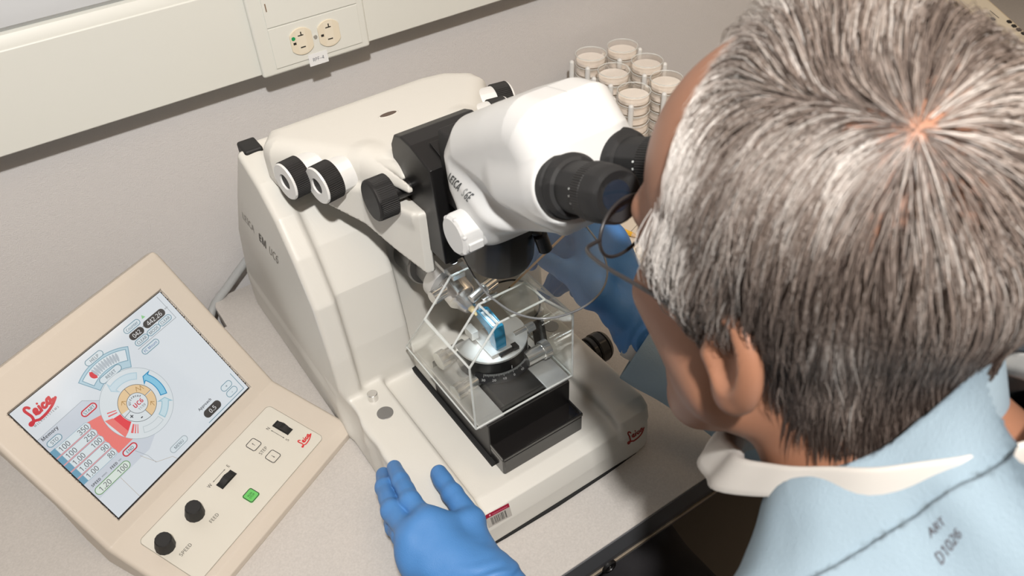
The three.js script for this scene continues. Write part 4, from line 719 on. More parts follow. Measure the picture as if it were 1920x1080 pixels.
{
  // beige console at the far right: its top edge runs from (1858,0) to (1920,55) in the photograph
  const y = 0.13, a = onY(1858, 0, y), b = onY(1920, 55, y), e = b.clone().sub(a).setY(0).normalize(), n = V(-e.z, 0, e.x); if (n.x > 0) n.negate();
  const c = a.clone().addScaledVector(e, 0.02).addScaledVector(n, 0.16), turn = Math.atan2(-e.z, e.x);
  const t = thing('desk_console', 'cream desk console with small dark keys at the far end of the bench', 'console', [c.x, 0, c.z], { turn, local: true });
  obj('case', new RoundedBoxGeometry(0.42, y, 0.32, 3, 0.006).translate(0, y / 2, 0), std(rgb(0.62, 0.53, 0.38), 0.5), t);
  const sgn = V(0, 0, 1).applyAxisAngle(UP, turn).dot(n) > 0 ? -1 : 1, zE = sgn * 0.16;
  obj('front_stripe', box(-0.2, 0.2, y - 0.012, y - 0.006, zE - 0.001, zE + 0.001), std(rgb(0.45, 0.06, 0.07), 0.5), t);
  const pl = obj('key_panel', box(-0.05, 0.19, y, y + 0.0015, Math.min(zE - sgn * 0.008, zE - sgn * 0.06), Math.max(zE - sgn * 0.008, zE - sgn * 0.06), 0.0006), std(rgb(0.68, 0.62, 0.50), 0.5), t);
  const L = (px, py) => { const p = onY(px, py, y + 0.0015).sub(c); p.y = y + 0.0015; return p.applyAxisAngle(UP, -turn); };
  for (const [px, py] of [[1892, 42], [1901, 50], [1910, 57], [1919, 64], [1861, 37]]) { const p = L(px, py); obj('key', new RoundedBoxGeometry(0.009, 0.004, 0.0065, 2, 0.001).translate(p.x, p.y + 0.001, p.z), M.blackMatt, pl); }
  { const p = L(1856, 20), q = L(1873, 34), m = p.clone().lerp(q, 0.5); obj('printed_line', new THREE.BoxGeometry(p.distanceTo(q), 0.0006, 0.0018).rotateY(Math.atan2(-(q.z - p.z), q.x - p.x)).translate(m.x, m.y, m.z), std(rgb(0.12, 0.11, 0.10), 0.6), pl); }
  const k = thing('dark_cabinet', 'tall black cabinet standing on the floor past the bench end', 'cabinet', [c.x + 0.5, FLOOR, c.z + 0.2]);
  obj('case', box(2.07, 2.45, FLOOR, 0.30, -1.0, 0.1, 0.008), M.blackMatt, k); obj('door', box(2.062, 2.07, FLOOR + 0.06, 0.27, -0.96, -0.46, 0.002), M.black, k); obj('door', box(2.062, 2.07, FLOOR + 0.06, 0.27, -0.44, 0.06, 0.002), M.black, k);
}

// ---------------------------------------------------------------- the operator
const HO = V(0.330, 0.500, -0.198), HP = 12 * Math.PI / 180, HS = 1.10;
const hf = V(0, -Math.sin(HP), -Math.cos(HP)), hu = V(0, Math.cos(HP), -Math.sin(HP));
const H2W = (a, b, c) => V(HO.x + a * HS, HO.y, HO.z).addScaledVector(hu, b * HS).addScaledVector(hf, c * HS);
function toHead(x, y, z) { const dx = x - HO.x, dy = y - HO.y, dz = z - HO.z; return [dx / HS, (dy * hu.y + dz * hu.z) / HS, (dy * hf.y + dz * hf.z) / HS]; }
const vv = (a, b, c) => V(a, b, c);
const jA = vv(0.051, -0.045, 0.012), jB = vv(0.022, -0.108, 0.068), ch = vv(0, -0.108, 0.078), ch2 = vv(0, -0.106, 0.072), nsA = vv(0, 0.008, 0.098), nsB = vv(0, -0.036, 0.117), brA = vv(0, 0.030, 0.094), brB = vv(0.040, 0.030, 0.080), chkA = vv(0.040, -0.022, 0.076), lipA = vv(0, -0.066, 0.098), lipB = vv(0.018, -0.068, 0.090), nk0 = vv(0, -0.04, -0.028), nk1 = vv(0, -0.135, -0.058);
function fHeadL(x, y, z) {                                            // head in its own frame: x right, y up, z forward, origin between the ears
  const s = Math.abs(x);
  let d = sEll(x, y, z, [0, 0.046, -0.004], [0.0765, 0.086, 0.099]);
  d = smin(d, sEll(x, y, z, [0, -0.030, 0.044], [0.055, 0.080, 0.054]), 0.03);
  d = smin(d, sCap(s, y, z, jA, jB, 0.019, 0.018), 0.03);
  d = smin(d, sCap(x, y, z, ch, ch2, 0.020, 0.02), 0.025);
  d = smin(d, sCap(s, y, z, brA, brB, 0.011, 0.009), 0.014);
  d = smin(d, sCap(s, y, z, chkA, jA, 0.015, 0.02), 0.02);
  d = smax(d, -sEll(s, y, z, [0.032, 0.010, 0.108], [0.020, 0.014, 0.016]), 0.012);
  d = smin(d, sEll(s, y, z, [0.031, 0.010, 0.083], [0.0135, 0.0125, 0.0125]), 0.003);
  d = smin(d, sCap(x, y, z, nsA, nsB, 0.0075, 0.0125), 0.012);
  d = smin(d, sEll(s, y, z, [0.011, -0.040, 0.106], [0.008, 0.008, 0.010]), 0.006);
  d = smin(d, sCap(s, y, z, lipA, lipB, 0.0075, 0.004), 0.008);
  d = smin(d, sCap(x, y, z, nk0, nk1, 0.055, 0.057), 0.03);
  // ear: a tilted shell with a rim and a hollow
  const ex = s - 0.079, ey = y + 0.001, ez = z + 0.018, qx = ex + 0.12 * ez;
  let e = sEll(qx, ey, ez, [0, 0, 0], [0.0085, 0.0285, 0.0185]);
  e = smax(e, -sEll(qx, ey, ez, [0.0080, 0.004, 0.003], [0.0092, 0.0185, 0.0110]), 0.004);
  e = smin(e, sEll(qx, ey, ez, [-0.001, -0.0225, 0.004], [0.007, 0.009, 0.009]), 0.006);
  e = smin(e, sCap(qx, ey, ez, vv(0.0, -0.004, 0.017), vv(-0.004, -0.012, 0.014), 0.0045, 0.005), 0.005);
  return smin(d, e, 0.006);
}
const fHead = (x, y, z) => { const l = toHead(x, y, z); return fHeadL(l[0], l[1], l[2]) * HS; };
const Ls = vv(0.160, 0.325, -0.045), Rs = vv(0.492, 0.325, -0.040), nb = vv(0.326, 0.405, -0.090), nt = H2W(0, -0.09, -0.045), ches = [0.326, 0.10, -0.045], chr = [0.172, 0.24, 0.120], hips = [0.326, -0.16, 0.0], hipr = [0.168, 0.17, 0.130];
const Le = vv(0.112, 0.015, -0.115), Lw = vv(0.178, 0.092, -0.345), Re = vv(0.60, 0.055, -0.215), Rw = vv(0.474, 0.158, -0.472);
const thigh = [[vv(0.245, -0.205, 0.0), vv(0.215, -0.20, -0.42), vv(0.215, -0.66, -0.385), vv(0.215, -0.715, -0.47)], [vv(0.407, -0.205, 0.0), vv(0.437, -0.20, -0.42), vv(0.437, -0.66, -0.385), vv(0.437, -0.715, -0.47)]];
function fTorso(x, y, z, o) {
  let d = smin(sEll(x, y, z, ches, chr), sEll(x, y, z, hips, hipr), 0.08);
  d = smin(d, sCap(x, y, z, Ls, Rs, 0.066, 0.066), 0.06);
  d = smin(d, sCap(x, y, z, nb, Ls, 0.052, 0.055), 0.05); d = smin(d, sCap(x, y, z, nb, Rs, 0.052, 0.055), 0.05);
  return d - o;
}
const fArms = (x, y, z, o) => Math.min(smin(sCap(x, y, z, Ls, Le, 0.050, 0.040), sCap(x, y, z, Le, Lw, 0.039, 0.026), 0.02), smin(sCap(x, y, z, Rs, Re, 0.050, 0.040), sCap(x, y, z, Re, Rw, 0.039, 0.026), 0.02)) - o;
const fBodySkin = (x, y, z) => { let d = smin(fTorso(x, y, z, -0.004), sCap(x, y, z, nt, nb, 0.057, 0.064), 0.04); d = smin(d, fArms(x, y, z, -0.002), 0.03); d = smin(d, fHead(x, y, z), 0.02); return d; };
const fold = (x, y, z) => 0.0045 * noise3(x * 13 + 3, y * 13, z * 13) + 0.0013 * noise3(x * 42, y * 42, z * 42) + 0.0035 * Math.sin((y * 1.6 + z + x * 0.5) * 52 + 5 * noise3(x * 9, y * 9, z * 9)) * sstep(0.3, 0.8, noise3(x * 7 + 9, y * 7, z * 7) * 0.5 + 0.5);
const RwS = Rw.clone().add(vv(0.006, -0.020, 0.016)), rAx = Rw.clone().sub(Re).normalize(), rEnd = RwS.clone().addScaledVector(rAx, 0.018);
const lAx = Lw.clone().sub(Le).normalize(), lEnd = Lw.clone().addScaledVector(lAx, -0.035);
const rIn = RwS.clone().addScaledVector(rAx, 0.12), RwE = RwS.clone().addScaledVector(rAx, 0.06), lIn = Lw.clone().addScaledVector(lAx, 0.08);
const nUp = V(0.328, 0.505, -0.178), nLow = V(0.328, 0.395, -0.122);
function fGown0(x, y, z) {
  let d = fTorso(x, y, z, 0.016);
  d = smin(d, sCap(x, y, z, nb, vv(0.342, 0.497, -0.046), 0.080, 0.056), 0.04);                      // stands up a little at the nape
  d = smin(d, Math.min(sCap(x, y, z, Rs, Re, 0.066, 0.062), sCap(x, y, z, Ls, Le, 0.066, 0.060)), 0.03) + fold(x, y, z);
  d = smax(d, -sCap(x, y, z, nUp, nLow, 0.071, 0.069), 0.006);   // neck opening
  d = smax(d, -0.28 - y, 0.01);
  return d;
}
const lapA = hit(1580, 1062, fGown0), lapB = hit(1845, 905, fGown0), lapN = V(-(lapB.z - lapA.z), 0, lapB.x - lapA.x).normalize(); if (lapN.x > 0) lapN.negate();
const fGown = (x, y, z) => fGown0(x, y, z) - 0.006 * sstep(-0.002, 0.002, (x - lapA.x) * lapN.x + (z - lapA.z) * lapN.z + 0.004 * noise3(x * 12, y * 12, z * 12)) * sstep(0.15, 0.25, y);   // the lapped back panel
const fSleeve = (E, W, ax, end, inn, r0, r1, q0, q1) => (x, y, z) => {
  let d = smax(sCap(x, y, z, E, W, r0, r1) + 0.8 * fold(x, y, z), (x - end.x) * ax.x + (y - end.y) * ax.y + (z - end.z) * ax.z, 0.002);
  return smax(d, -(sCap(x, y, z, E.clone().lerp(W, 0.25), inn, q0, q1) + 0.8 * fold(x, y, z)), 0.001);
};
function glove(chains, palm) {
  return (x, y, z) => {
    let d = 1e9, q = 1e9; for (const [a, b, ra, rb] of palm) d = smin(d, sCap(x, y, z, a, b, ra, rb), 0.022);
    for (const c of chains) { let e = 1e9; for (let i = 0; i + 1 < c.p.length; i++) e = smin(e, sCap(x, y, z, c.p[i], c.p[i + 1], c.r[i], c.r[i + 1]), 0.005); q = smin(q, e, 0.0025); }
    return smin(d, q, 0.010);
  };
}
function bounds(list, m) { const b = new THREE.Box3(); for (const p of list) b.expandByPoint(p); return [[b.min.x - m, b.min.y - m, b.min.z - m], [b.max.x + m, b.max.y + m, b.max.z + m]]; }
{
  const t = thing('person', 'grey-haired person in pale blue lab gown and blue gloves looking into the microscope', 'person', [0.326, FLOOR, -0.05]);
  const skin = phys(rgb(0.30, 0.138, 0.080), 0.5, { sheen: 0.2, sheenRoughness: 0.6 });
  const hi = nets(fBodySkin, [0.20, 0.28, -0.34], [0.452, 0.66, 0.02], 0.0026), lo = nets((x, y, z) => Math.max(fBodySkin(x, y, z), y - 0.283), [0.03, -0.36, -0.52], [0.68, 0.30, 0.16], 0.008);
  obj('body', [hi, lo], skin, t);
  // gown, shirt collar, trousers, shoes
  const gown = std(rgb(0.265, 0.350, 0.415), 0.85, { bumpMap: grainFine, bumpScale: 0.0003, side: THREE.DoubleSide });
  const gm = obj('gown', nets(fGown, [0.02, -0.31, -0.33], [0.70, 0.52, 0.16], 0.0036), gown, t); gm.userData.label = 'pale blue lab gown';
  obj('sleeve', nets(fSleeve(Re, RwE, rAx, rEnd, rIn, 0.062, 0.049, 0.050, 0.0400), [0.42, -0.02, -0.52], [0.68, 0.22, -0.14], 0.0022), gown, t);
  obj('sleeve', nets(fSleeve(Le, Lw, lAx, lEnd, lIn, 0.060, 0.047, 0.047, 0.0385), [0.04, -0.06, -0.40], [0.26, 0.16, -0.04], 0.0026), gown, t);
  for (const [s, q] of [['ART', [[1720, 1001], [1770, 957], [1788, 972], [1737, 1023]]], ['D1026', [[1742, 1040], [1789, 985], [1809, 1003], [1768, 1066]]]]) {
    const P = q.map(([a, b]) => hit(a, b, fGown)); obj('handwriting', decal(fGown, ...P, 0.0006, 12, 6), print(360, 130, (x, w, h) => { x.strokeStyle = x.fillStyle = '#4a3a3c'; x.font = 'italic 118px sans-serif'; x.textAlign = 'center'; x.textBaseline = 'middle'; x.fillText(s, w / 2, h / 2 + 6, w - 10); }), gm);
  }
  {
    const white = std(rgb(0.60, 0.57, 0.53), 0.85, { side: THREE.DoubleSide }), N = 90, pos = [], idx = [], sec = [[-0.004, -0.020], [-0.003, 0.0], [-0.001, 0.017], [0.002, 0.0215], [0.006, 0.021], [0.0095, 0.015], [0.014, -0.002], [0.019, -0.020], [0.021, -0.030], [0.019, -0.031], [0.0155, -0.020]];
    for (let i = 0; i < N; i++) {
      const a = i / N * Math.PI * 2, fr = Math.max(0, Math.cos(a)), wob = (0.0006 + 0.0024 * fr) * Math.sin(a * 7) + (0.0004 + 0.0016 * fr) * Math.sin(a * 13 + 1), rx = 0.067 + 0.004 * fr + wob, rz = 0.070 + 0.008 * fr + wob;
      const c = V(0.326 + Math.sin(a) * -rx, 0.427 - 0.076 * Math.cos(a) + 0.018 * Math.sin(a) ** 2, -0.133 - Math.cos(a) * rz), out = V(-Math.sin(a), 0, -Math.cos(a));
      for (const [o, h] of sec) { const p = c.clone().addScaledVector(out, o * (0.30 + 0.80 * fr)).add(V(0, h * (0.40 + 0.36 * fr), 0)); pos.push(p.x, p.y, p.z); }
    }
    const S = sec.length; for (let i = 0; i < N; i++) for (let j = 0; j < S; j++) { const k = (i + 1) % N, l = (j + 1) % S; idx.push(i * S + j, i * S + l, k * S + j, k * S + j, i * S + l, k * S + l); }
    const g = new THREE.BufferGeometry(); g.setAttribute('position', new THREE.Float32BufferAttribute(pos, 3)); g.setIndex(idx); g.setAttribute('uv', new THREE.Float32BufferAttribute(pos.filter((_, i) => i % 3 !== 1), 2));
    obj('shirt_collar', withN(g), white, t).userData.label = 'white shirt collar';
    // knitted cuffs between sleeve and glove
    const cuff = (a, b, r0, r1) => { const L = a.distanceTo(b), pr = []; for (let i = 0; i <= 10; i++) pr.push([mixn(r0, r1, i / 10) + (i % 2 ? 0.0006 : 0), L * i / 10]); for (let i = 10; i >= 0; i--) pr.push([mixn(r0, r1, i / 10) - 0.002, L * i / 10]); return lathe(pr, a, b.clone().sub(a), 40); };
    obj('cuff', cuff(Rw.clone().addScaledVector(rAx, -0.05), Rw.clone().addScaledVector(rAx, 0.014).add(V(0.002, -0.004, 0.003)), 0.037, 0.0375), white, t);
    obj('cuff', cuff(Lw.clone().addScaledVector(lAx, -0.07), Lw.clone().addScaledVector(lAx, -0.010), 0.034, 0.0355), white, t);
  }
  const trou = std(rgb(0.022, 0.020, 0.022), 0.9, { bumpMap: grainFine, bumpScale: 0.0004 });
  const fTr = (x, y, z) => { let d = smax(sEll(x, y, z, [0.326, -0.19, 0.0], [0.18, 0.115, 0.14]), -0.305 - y, 0.02); for (const c of thigh) d = smin(d, smin(sCap(x, y, z, c[0], c[1], 0.083, 0.062), sCap(x, y, z, c[1], c[2], 0.060, 0.046), 0.02), 0.03); return d + 0.5 * fold(x, y, z); };
  obj('trousers', nets(fTr, [0.10, -0.72, -0.52], [0.55, -0.05, 0.17], 0.008), trou, t);
  for (const c of thigh) obj('shoe', nets((x, y, z) => smax(smin(sCap(x, y, z, c[2].clone().add(V(0, -0.04, 0.02)), c[3], 0.042, 0.036), sCap(x, y, z, c[3], c[3].clone().add(V(0, -0.005, -0.06)), 0.038, 0.032), 0.02), FLOOR + 0.002 - y, 0.004), [c[2].x - 0.06, -0.76, -0.60], [c[2].x + 0.06, -0.60, -0.30], 0.006), M.black, t);

  // gloves
  const gl = phys(rgb(0.062, 0.205, 0.485), 0.52, { sheen: 0.25, sheenRoughness: 0.5, bumpMap: grainFine, bumpScale: 0.0002 });
  const wr = (ax, c) => (x, y, z) => { const s = (x - c.x) * ax.x + (y - c.y) * ax.y + (z - c.z) * ax.z; return 0.0017 * Math.sin(s * 430 + 4 * noise3(x * 40, y * 40, z * 40) + 3 * noise3(x * 15, y * 15, z * 15)) * sstep(0.034, -0.02, s) + 0.0010 * noise3(x * 60, y * 60, z * 60); };
  {
    const P = (px, py, y) => onY(px, py, y);
    const th = [P(822, 889, 0.081), P(848, 926, 0.089), P(884, 978, 0.096), P(896, 1040, 0.094)], ix = [P(739, 877, 0.0785), P(752, 902, 0.094), P(770, 940, 0.106), P(806, 985, 0.113)], md = [P(719, 891, 0.056), P(721, 914, 0.077), P(735, 957, 0.098), P(776, 1008, 0.112)], rg = [P(733, 982, 0.036), P(739, 990, 0.060), P(754, 1005, 0.086), P(776, 1038, 0.104)], pk = [P(750, 1014, 0.035), P(755, 1024, 0.055), P(763, 1040, 0.076), P(784, 1062, 0.095)];
    const W = Lw, ch = [{ p: th, r: [0.0092, 0.0108, 0.0125, 0.016] }, { p: ix, r: [0.0082, 0.0092, 0.0102, 0.0115] }, { p: md, r: [0.0082, 0.0092, 0.0102, 0.0115] }, { p: rg, r: [0.008, 0.009, 0.0098, 0.011] }, { p: pk, r: [0.0072, 0.008, 0.009, 0.010] }];
    const pal = [[ix[3], W, 0.0140, 0.021], [md[3], W, 0.0145, 0.021], [rg[3], W, 0.0145, 0.021], [pk[3], W, 0.013, 0.021], [th[3], W, 0.016, 0.021], [th[2], ix[3], 0.010, 0.011], [W, W.clone().addScaledVector(lAx, -0.045), 0.025, 0.030]];
    const base = glove(ch, pal), w = wr(lAx, W), f = (x, y, z) => base(x, y, z) + w(x, y, z);
    const [a, b] = bounds([...th, ...ix, ...md, ...rg, ...pk, W, W.clone().addScaledVector(lAx, -0.045)], 0.036);
    obj('glove', nets(f, a, b, 0.0016), gl, t).userData.label = 'blue nitrile glove on the left hand';
  }
  {
    const P = (px, py, y) => onY(px, py, y);
    const th = [P(1021, 486, 0.226), P(1060, 508, 0.231), P(1108, 545, 0.226), P(1158, 585, 0.190)], ix = [P(995, 494, 0.205), P(1008, 458, 0.225), P(1040, 428, 0.243), P(1104, 432, 0.254)], md = [P(1022, 552, 0.172), P(1040, 525, 0.182), P(1078, 472, 0.205), P(1138, 452, 0.236)], rg = [P(1045, 545, 0.158), P(1062, 530, 0.168), P(1100, 492, 0.186), P(1158, 478, 0.214)], pk = [P(1078, 548, 0.140), P(1092, 535, 0.152), P(1122, 512, 0.168), P(1172, 505, 0.190)];
    const W = Rw, ch = [{ p: th, r: [0.0092, 0.0112, 0.0130, 0.017] }, { p: ix, r: [0.0080, 0.0090, 0.0102, 0.0118] }, { p: md, r: [0.0080, 0.0090, 0.0102, 0.0118] }, { p: rg, r: [0.0078, 0.0088, 0.0098, 0.0112] }, { p: pk, r: [0.007, 0.008, 0.009, 0.0105] }];
    const pal = [[ix[3], W, 0.0145, 0.022], [md[3], W, 0.0150, 0.022], [rg[3], W, 0.0150, 0.022], [pk[3], W, 0.014, 0.022], [th[3], W, 0.018, 0.022], [th[2], ix[3], 0.010, 0.012], [th[2], md[3], 0.012, 0.014], [P(1062, 462, 0.216), md[3], 0.0125, 0.014], [P(1062, 462, 0.216), th[2], 0.011, 0.012], [ix[2], P(1062, 462, 0.216), 0.0095, 0.0115], [W, W.clone().addScaledVector(rAx, -0.05), 0.027, 0.031]];
    const base = glove(ch, pal), w = wr(rAx, W), f = (x, y, z) => base(x, y, z) + w(x, y, z);
    const [a, b] = bounds([...th, ...ix, ...md, ...rg, ...pk, W, W.clone().addScaledVector(rAx, -0.05)], 0.036);
    obj('glove', nets(f, a, b, 0.0016), gl, t).userData.label = 'blue nitrile glove on the right hand';
    // the wooden stick pinched between thumb and index finger
    const mid = P(1010, 487, 0.2415), far = P(1095, 405, 0.279), A = mid.clone().sub(far.clone().sub(mid).multiplyScalar(0.72)), d = far.clone().sub(A).normalize(), B = far.clone().addScaledVector(d, 0.006);
    const s = thing('applicator_stick', 'thin wooden stick with a dark tip held in the right glove', 'stick', [A.x, A.y, A.z]);
    obj('shaft', cyl(0.0012, 0.0014, A.clone().addScaledVector(d, 0.006), B, 12), std(rgb(0.62, 0.42, 0.24), 0.6), s); obj('tip', cyl(0.0004, 0.0012, A, A.clone().addScaledVector(d, 0.0062), 12), std(rgb(0.05, 0.04, 0.035), 0.6), s);
  }
  // glasses
  {
    const fr = std(rgb(0.025, 0.022, 0.022), 0.35), lens = phys(rgb(0.93, 0.93, 0.95), 0.03, { transmission: 1, thickness: 0 });
    const G = obj('glasses', tube([H2W(-0.011, 0.010, 0.114), H2W(0, 0.014, 0.116), H2W(0.011, 0.010, 0.114)], 0.0011 * HS, 16, 8), fr, t);
    for (const s of [-1, 1]) {
      const ring = []; for (let i = 0; i < 28; i++) { const a = i / 28 * Math.PI * 2, cx = s * 0.0345 + 0.0245 * Math.cos(a), cy = 0.007 + 0.0170 * Math.sin(a); ring.push(H2W(cx, cy, 0.114 - Math.pow(Math.abs(cx), 2) * 3.2)); }
      obj('rim', tube(ring, 0.0012, 80, 8, true), fr, G);
      const c = H2W(s * 0.0345, 0.007, 0.112), pos = []; for (let i = 0; i < 28; i++) { const p = ring[i], q = ring[(i + 1) % 28]; pos.push(c.x, c.y, c.z, p.x, p.y, p.z, q.x, q.y, q.z); }
      const lg = new THREE.BufferGeometry(); lg.setAttribute('position', new THREE.Float32BufferAttribute(pos, 3)); obj('lens', withN(lg), lens, G);
      obj('temple', tube([H2W(s * 0.059, 0.010, 0.103), H2W(s * 0.0715, 0.012, 0.098), H2W(s * 0.0785, 0.014, 0.080), H2W(s * 0.082, 0.016, 0.04), H2W(s * 0.083, 0.016, 0.010), H2W(s * 0.083, 0.014, -0.008)], 0.0013, 50, 8), fr, G);
    }
  }
  // hair: locks of single tapered strands that follow the scalp from the whorl and the parting
  {
    const scalp = (x, y, z) => { const l = toHead(x, y, z); return Math.min(sEll(l[0], l[1], l[2], [0, 0.046, -0.004], [0.0765, 0.086, 0.099]), smin(sEll(l[0], l[1], l[2], [0, 0.046, -0.004], [0.0765, 0.086, 0.099]), sCap(l[0], l[1], l[2], nk0, nk1, 0.055, 0.057), 0.03)) * HS; };
    const grad = (p) => { const e = 0.0008; return V(scalp(p.x + e, p.y, p.z) - scalp(p.x - e, p.y, p.z), scalp(p.x, p.y + e, p.z) - scalp(p.x, p.y - e, p.z), scalp(p.x, p.y, p.z + e) - scalp(p.x, p.y, p.z - e)).normalize(); };
    const whorl = hit(1722, 245, scalp), front = hit(1400, 190, scalp), E = front.clone().sub(whorl).normalize();
    const mask = (l) => {
      const [x, y, z] = l, s = Math.abs(x);
      if (y > 0.070) return z < mixn(0.010, 0.054, sstep(-0.028, 0.006, x)) + 0.004 * Math.sin(x * 190);
      if (y > (z > -0.036 ? -0.014 : -0.005)) { if (s > 0.07 && y < 0.012 && z < 0.008 && z > -0.040) return false; return z < mixn(mixn(0.038, 0.043, sstep(0, 0.04, y)), 0.012, sstep(0.050, 0.074, y)); }
      return y > -0.036 - 0.022 * sstep(-0.06, -0.09, z) + 0.25 * Math.max(0, z + 0.07) && z < -0.036;
    };
    const flow = (p, n) => {
      const d = p.clone().sub(whorl), dist = d.length(), perp = V(0, 0, 0).crossVectors(n, E), lat = d.dot(perp), al = d.dot(E);
      const v = d.clone().normalize().multiplyScalar(0.75 + 0.5 * sstep(0.05, 0.0, dist));
      if (al > -0.01) v.addScaledVector(perp, clamp(lat / 0.006, -1, 1) * 1.0 * sstep(-0.01, 0.04, al) * sstep(0.13, 0.02, Math.abs(lat)));
      const l = toHead(p.x, p.y, p.z), side = sstep(0.03, 0.09, dist);
      v.addScaledVector(hu, -0.85 * side); v.addScaledVector(hf, lat * (n.x < 0 ? 1 : 1) && l[2] > -0.02 && l[2] < 0.03 ? 0.12 : -0.08);
      const fr = sstep(-0.015, 0.02, l[2]) * sstep(-0.012, -0.035, l[0]); v.multiplyScalar(1 - 0.8 * fr).addScaledVector(hu, -1.1 * fr).addScaledVector(hf, 0.10 * fr - 1.3 * sstep(0.018, 0.042, l[2]) * sstep(0.0, -0.028, l[0]) * sstep(0.045, 0.068, l[1]));
      v.addScaledVector(n, -v.dot(n)); return v.normalize();
    };
    const pos = [], nor = [], col = [], idx = [];
    const strand = (root, L, lift, w, c, jit) => {
      let K = 6; const K0 = 6, pts = []; let p = root.clone(), dir = null;
      for (let i = 0; i <= K0; i++) {
        const n = grad(p), s = i / K0, h = 0.0012 + lift * Math.sin(Math.min(1, s * 1.25) * 1.9) - lift * 0.35 * s;
        p.addScaledVector(n, h - scalp(p.x, p.y, p.z)); const l = toHead(p.x, p.y, p.z);
        if (l[0] < 0.004 && ((l[1] > 0.06 && l[2] > mixn(mixn(0.054, 0.028, sstep(0.055, 0.085, l[1])), 0.052, sstep(-0.026, 0.004, l[0]))) || l[2] > 0.062)) { if (i < 3) return; break; }   // the forehead stays bare
        pts.push(p.clone());
        const d = flow(p, n).add(jit).normalize(); dir = dir ? dir.lerp(d, 0.65).normalize() : d; p.addScaledVector(dir, L / K0);
      }
      K = pts.length - 1; const b0 = pos.length / 3;
      pts.forEach((q, i) => {
        const d = (pts[i + 1] || q).clone().sub(i < K ? q : pts[i - 1]).normalize(), n = grad(q), sd = V(0, 0, 0).crossVectors(d, n).normalize(), r = w * (i === 0 ? 0.7 : 1 - 0.85 * Math.pow(i / K, 2.5));
        for (const a of [0, 2.094, 4.189]) { const m = sd.clone().multiplyScalar(Math.cos(a)).addScaledVector(n, Math.sin(a)); pos.push(q.x + m.x * r, q.y + m.y * r, q.z + m.z * r); nor.push(m.x, m.y, m.z); const k = 0.9 + 0.2 * (i / K); col.push(c[0] * k, c[1] * k, c[2] * k); }
        if (i < K) for (let a = 0; a < 3; a++) { const b = (a + 1) % 3, A = b0 + i * 3; idx.push(A + a, A + 3 + a, A + b, A + 3 + a, A + 3 + b, A + b); }
      });
    };
    seed = 4242; let tries = 0, locks = 0;
    while (locks < 3000 && tries < 60000) {
      tries++;
      const u = rr(-1, 1), ph = rr(0, 6.2832), s = Math.sqrt(1 - u * u), dir = V(s * Math.cos(ph), u, s * Math.sin(ph)), q = H2W(dir.x * 0.0765, 0.046 + dir.y * 0.086, -0.004 + dir.z * 0.099);
      if (u < -0.55) { const y = rr(-0.09, 0), a = rr(-1.6, 1.6); q.copy(H2W(0.06 * Math.sin(a), y, -0.035 - 0.062 * Math.cos(a))); }
      if (locks % 6 === 5) { const w = rnd(); q.copy(whorl).lerp(front, w * 1.15).add(V(rr(-1, 1), rr(-1, 1), rr(-1, 1)).multiplyScalar(0.02)); }
      const n0 = grad(q); q.addScaledVector(n0, -scalp(q.x, q.y, q.z));
      const l = toHead(q.x, q.y, q.z); if (!mask(l)) continue;
      const dw = q.distanceTo(whorl), d = q.clone().sub(whorl), al = d.dot(E), lat = d.dot(V(0, 0, 0).crossVectors(n0, E));
      if (dw < 0.030 && rnd() < 0.62) continue; if (al > 0 && al < 0.075 && Math.abs(lat) < 0.007 && rnd() < 0.55) continue;
      locks++;
      const top = sstep(0.02, 0.09, l[1]), L0 = mixn(0.037, 0.066, top) * (l[1] < -0.03 ? 0.75 : 1) * mixn(0.75, 1, sstep(0.0, 0.05, dw));
      const lift = (mixn(0.004, 0.016, top) + 0.009 * sstep(0.05, 0.02, Math.abs(l[1] - 0.02)) * sstep(0.055, 0.07, Math.abs(l[0]))) * mixn(1, 0.55, sstep(0.02, 0.06, l[2])) * mixn(0.45, 1, sstep(0.005, 0.045, dw)) * mixn(1, 0.35, sstep(-0.035, 0.0, l[2]) * sstep(0.0, -0.02, l[0]) * sstep(0.06, 0.08, l[1])) * rr(0.45, 1.2);
      // pigment: white at the temples and the fringe, iron grey and brown towards the nape
      const wv = clamp(0.22 + 0.85 * sstep(-0.035, 0.045, l[2]) + 0.30 * sstep(0.05, 0.10, l[1]) - 0.30 * sstep(0.05, -0.04, l[1]) + 0.40 * noise3(q.x * 55, q.y * 55, q.z * 55) + rr(-0.24, 0.24), 0, 1);
      const j0 = V(rr(-1, 1), rr(-1, 1), rr(-1, 1)).multiplyScalar(0.16);
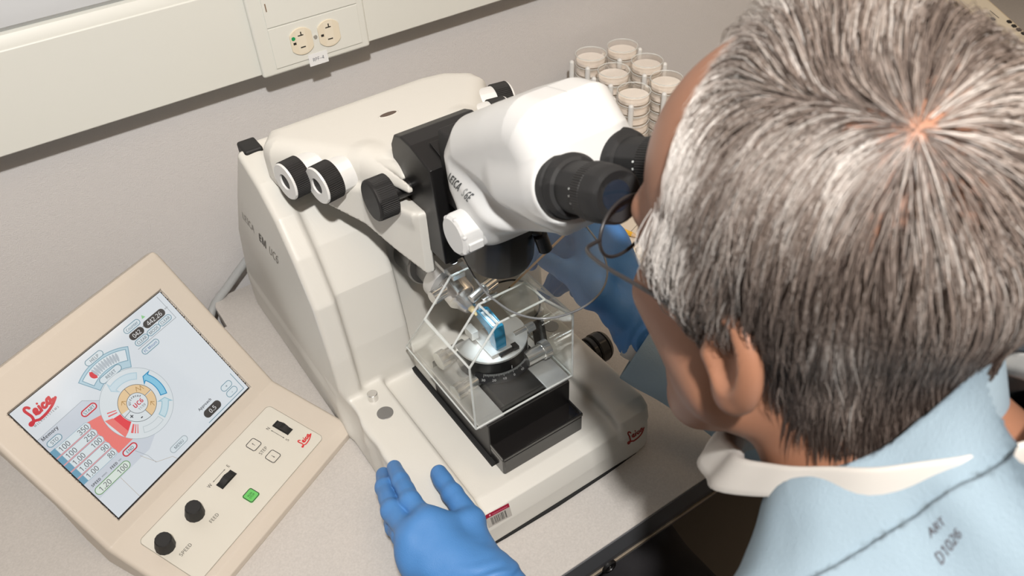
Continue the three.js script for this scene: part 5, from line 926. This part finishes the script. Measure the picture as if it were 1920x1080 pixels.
      for (let k = 0; k < 10; k++) {
        const o = q.clone().add(V(rr(-1, 1), rr(-1, 1), rr(-1, 1)).multiplyScalar(0.0050)), v = clamp(wv + rr(-0.20, 0.20), 0, 1);
        const A = [0.052, 0.037, 0.031], B = [0.27, 0.215, 0.185], C = [0.78, 0.74, 0.70], c = v < 0.5 ? A.map((a, i) => mixn(a, B[i], v * 2)) : B.map((a, i) => mixn(a, C[i], v * 2 - 1));
        strand(o, L0 * rr(0.7, 1.15), lift * rr(0.7, 1.25), rr(0.00024, 0.00042), c, j0.clone().add(V(rr(-1, 1), rr(-1, 1), rr(-1, 1)).multiplyScalar(0.09)));
      }
    }
    const g = new THREE.BufferGeometry(); g.setAttribute('position', new THREE.Float32BufferAttribute(pos, 3)); g.setAttribute('normal', new THREE.Float32BufferAttribute(nor, 3)); g.setAttribute('color', new THREE.Float32BufferAttribute(col, 3)); g.setIndex(idx);
    const h = obj('hair', g, phys(rgb(1, 1, 1), 0.45, { vertexColors: true, sheen: 0.3, sheenRoughness: 0.4 }), t); h.userData.kind = 'stuff'; h.userData.label = 'short silver grey hair with a whorl at the crown';
  }
  // stool
  const st = thing('lab_stool', 'round black lab stool under the seated person', 'stool', [0.326, FLOOR, 0.03]);
  obj('seat', lathe([[0, 0], [0.16, 0], [0.185, 0.012], [0.19, 0.035], [0.175, 0.05], [0, 0.052]], V(0.326, -0.356, 0.03), UP, 48), M.rubber, st);
  obj('column', cyl(0.028, 0.022, V(0.326, -0.68, 0.03), V(0.326, -0.352, 0.03), 24), M.steel, st);
  for (let i = 0; i < 5; i++) { const a = i * 1.2566 + 0.3; obj('leg', cyl(0.022, 0.016, V(0.326, -0.69, 0.03), V(0.326 + 0.27 * Math.cos(a), -0.715, 0.03 + 0.27 * Math.sin(a)), 14), M.black, st); obj('caster', cyl(0.025, 0.025, V(0.326 + 0.27 * Math.cos(a) - 0.01, -0.7245, 0.03 + 0.27 * Math.sin(a)), V(0.326 + 0.27 * Math.cos(a) + 0.01, -0.7245, 0.03 + 0.27 * Math.sin(a)), 18), M.black, st); }
}

renderer.render(scene, camera);
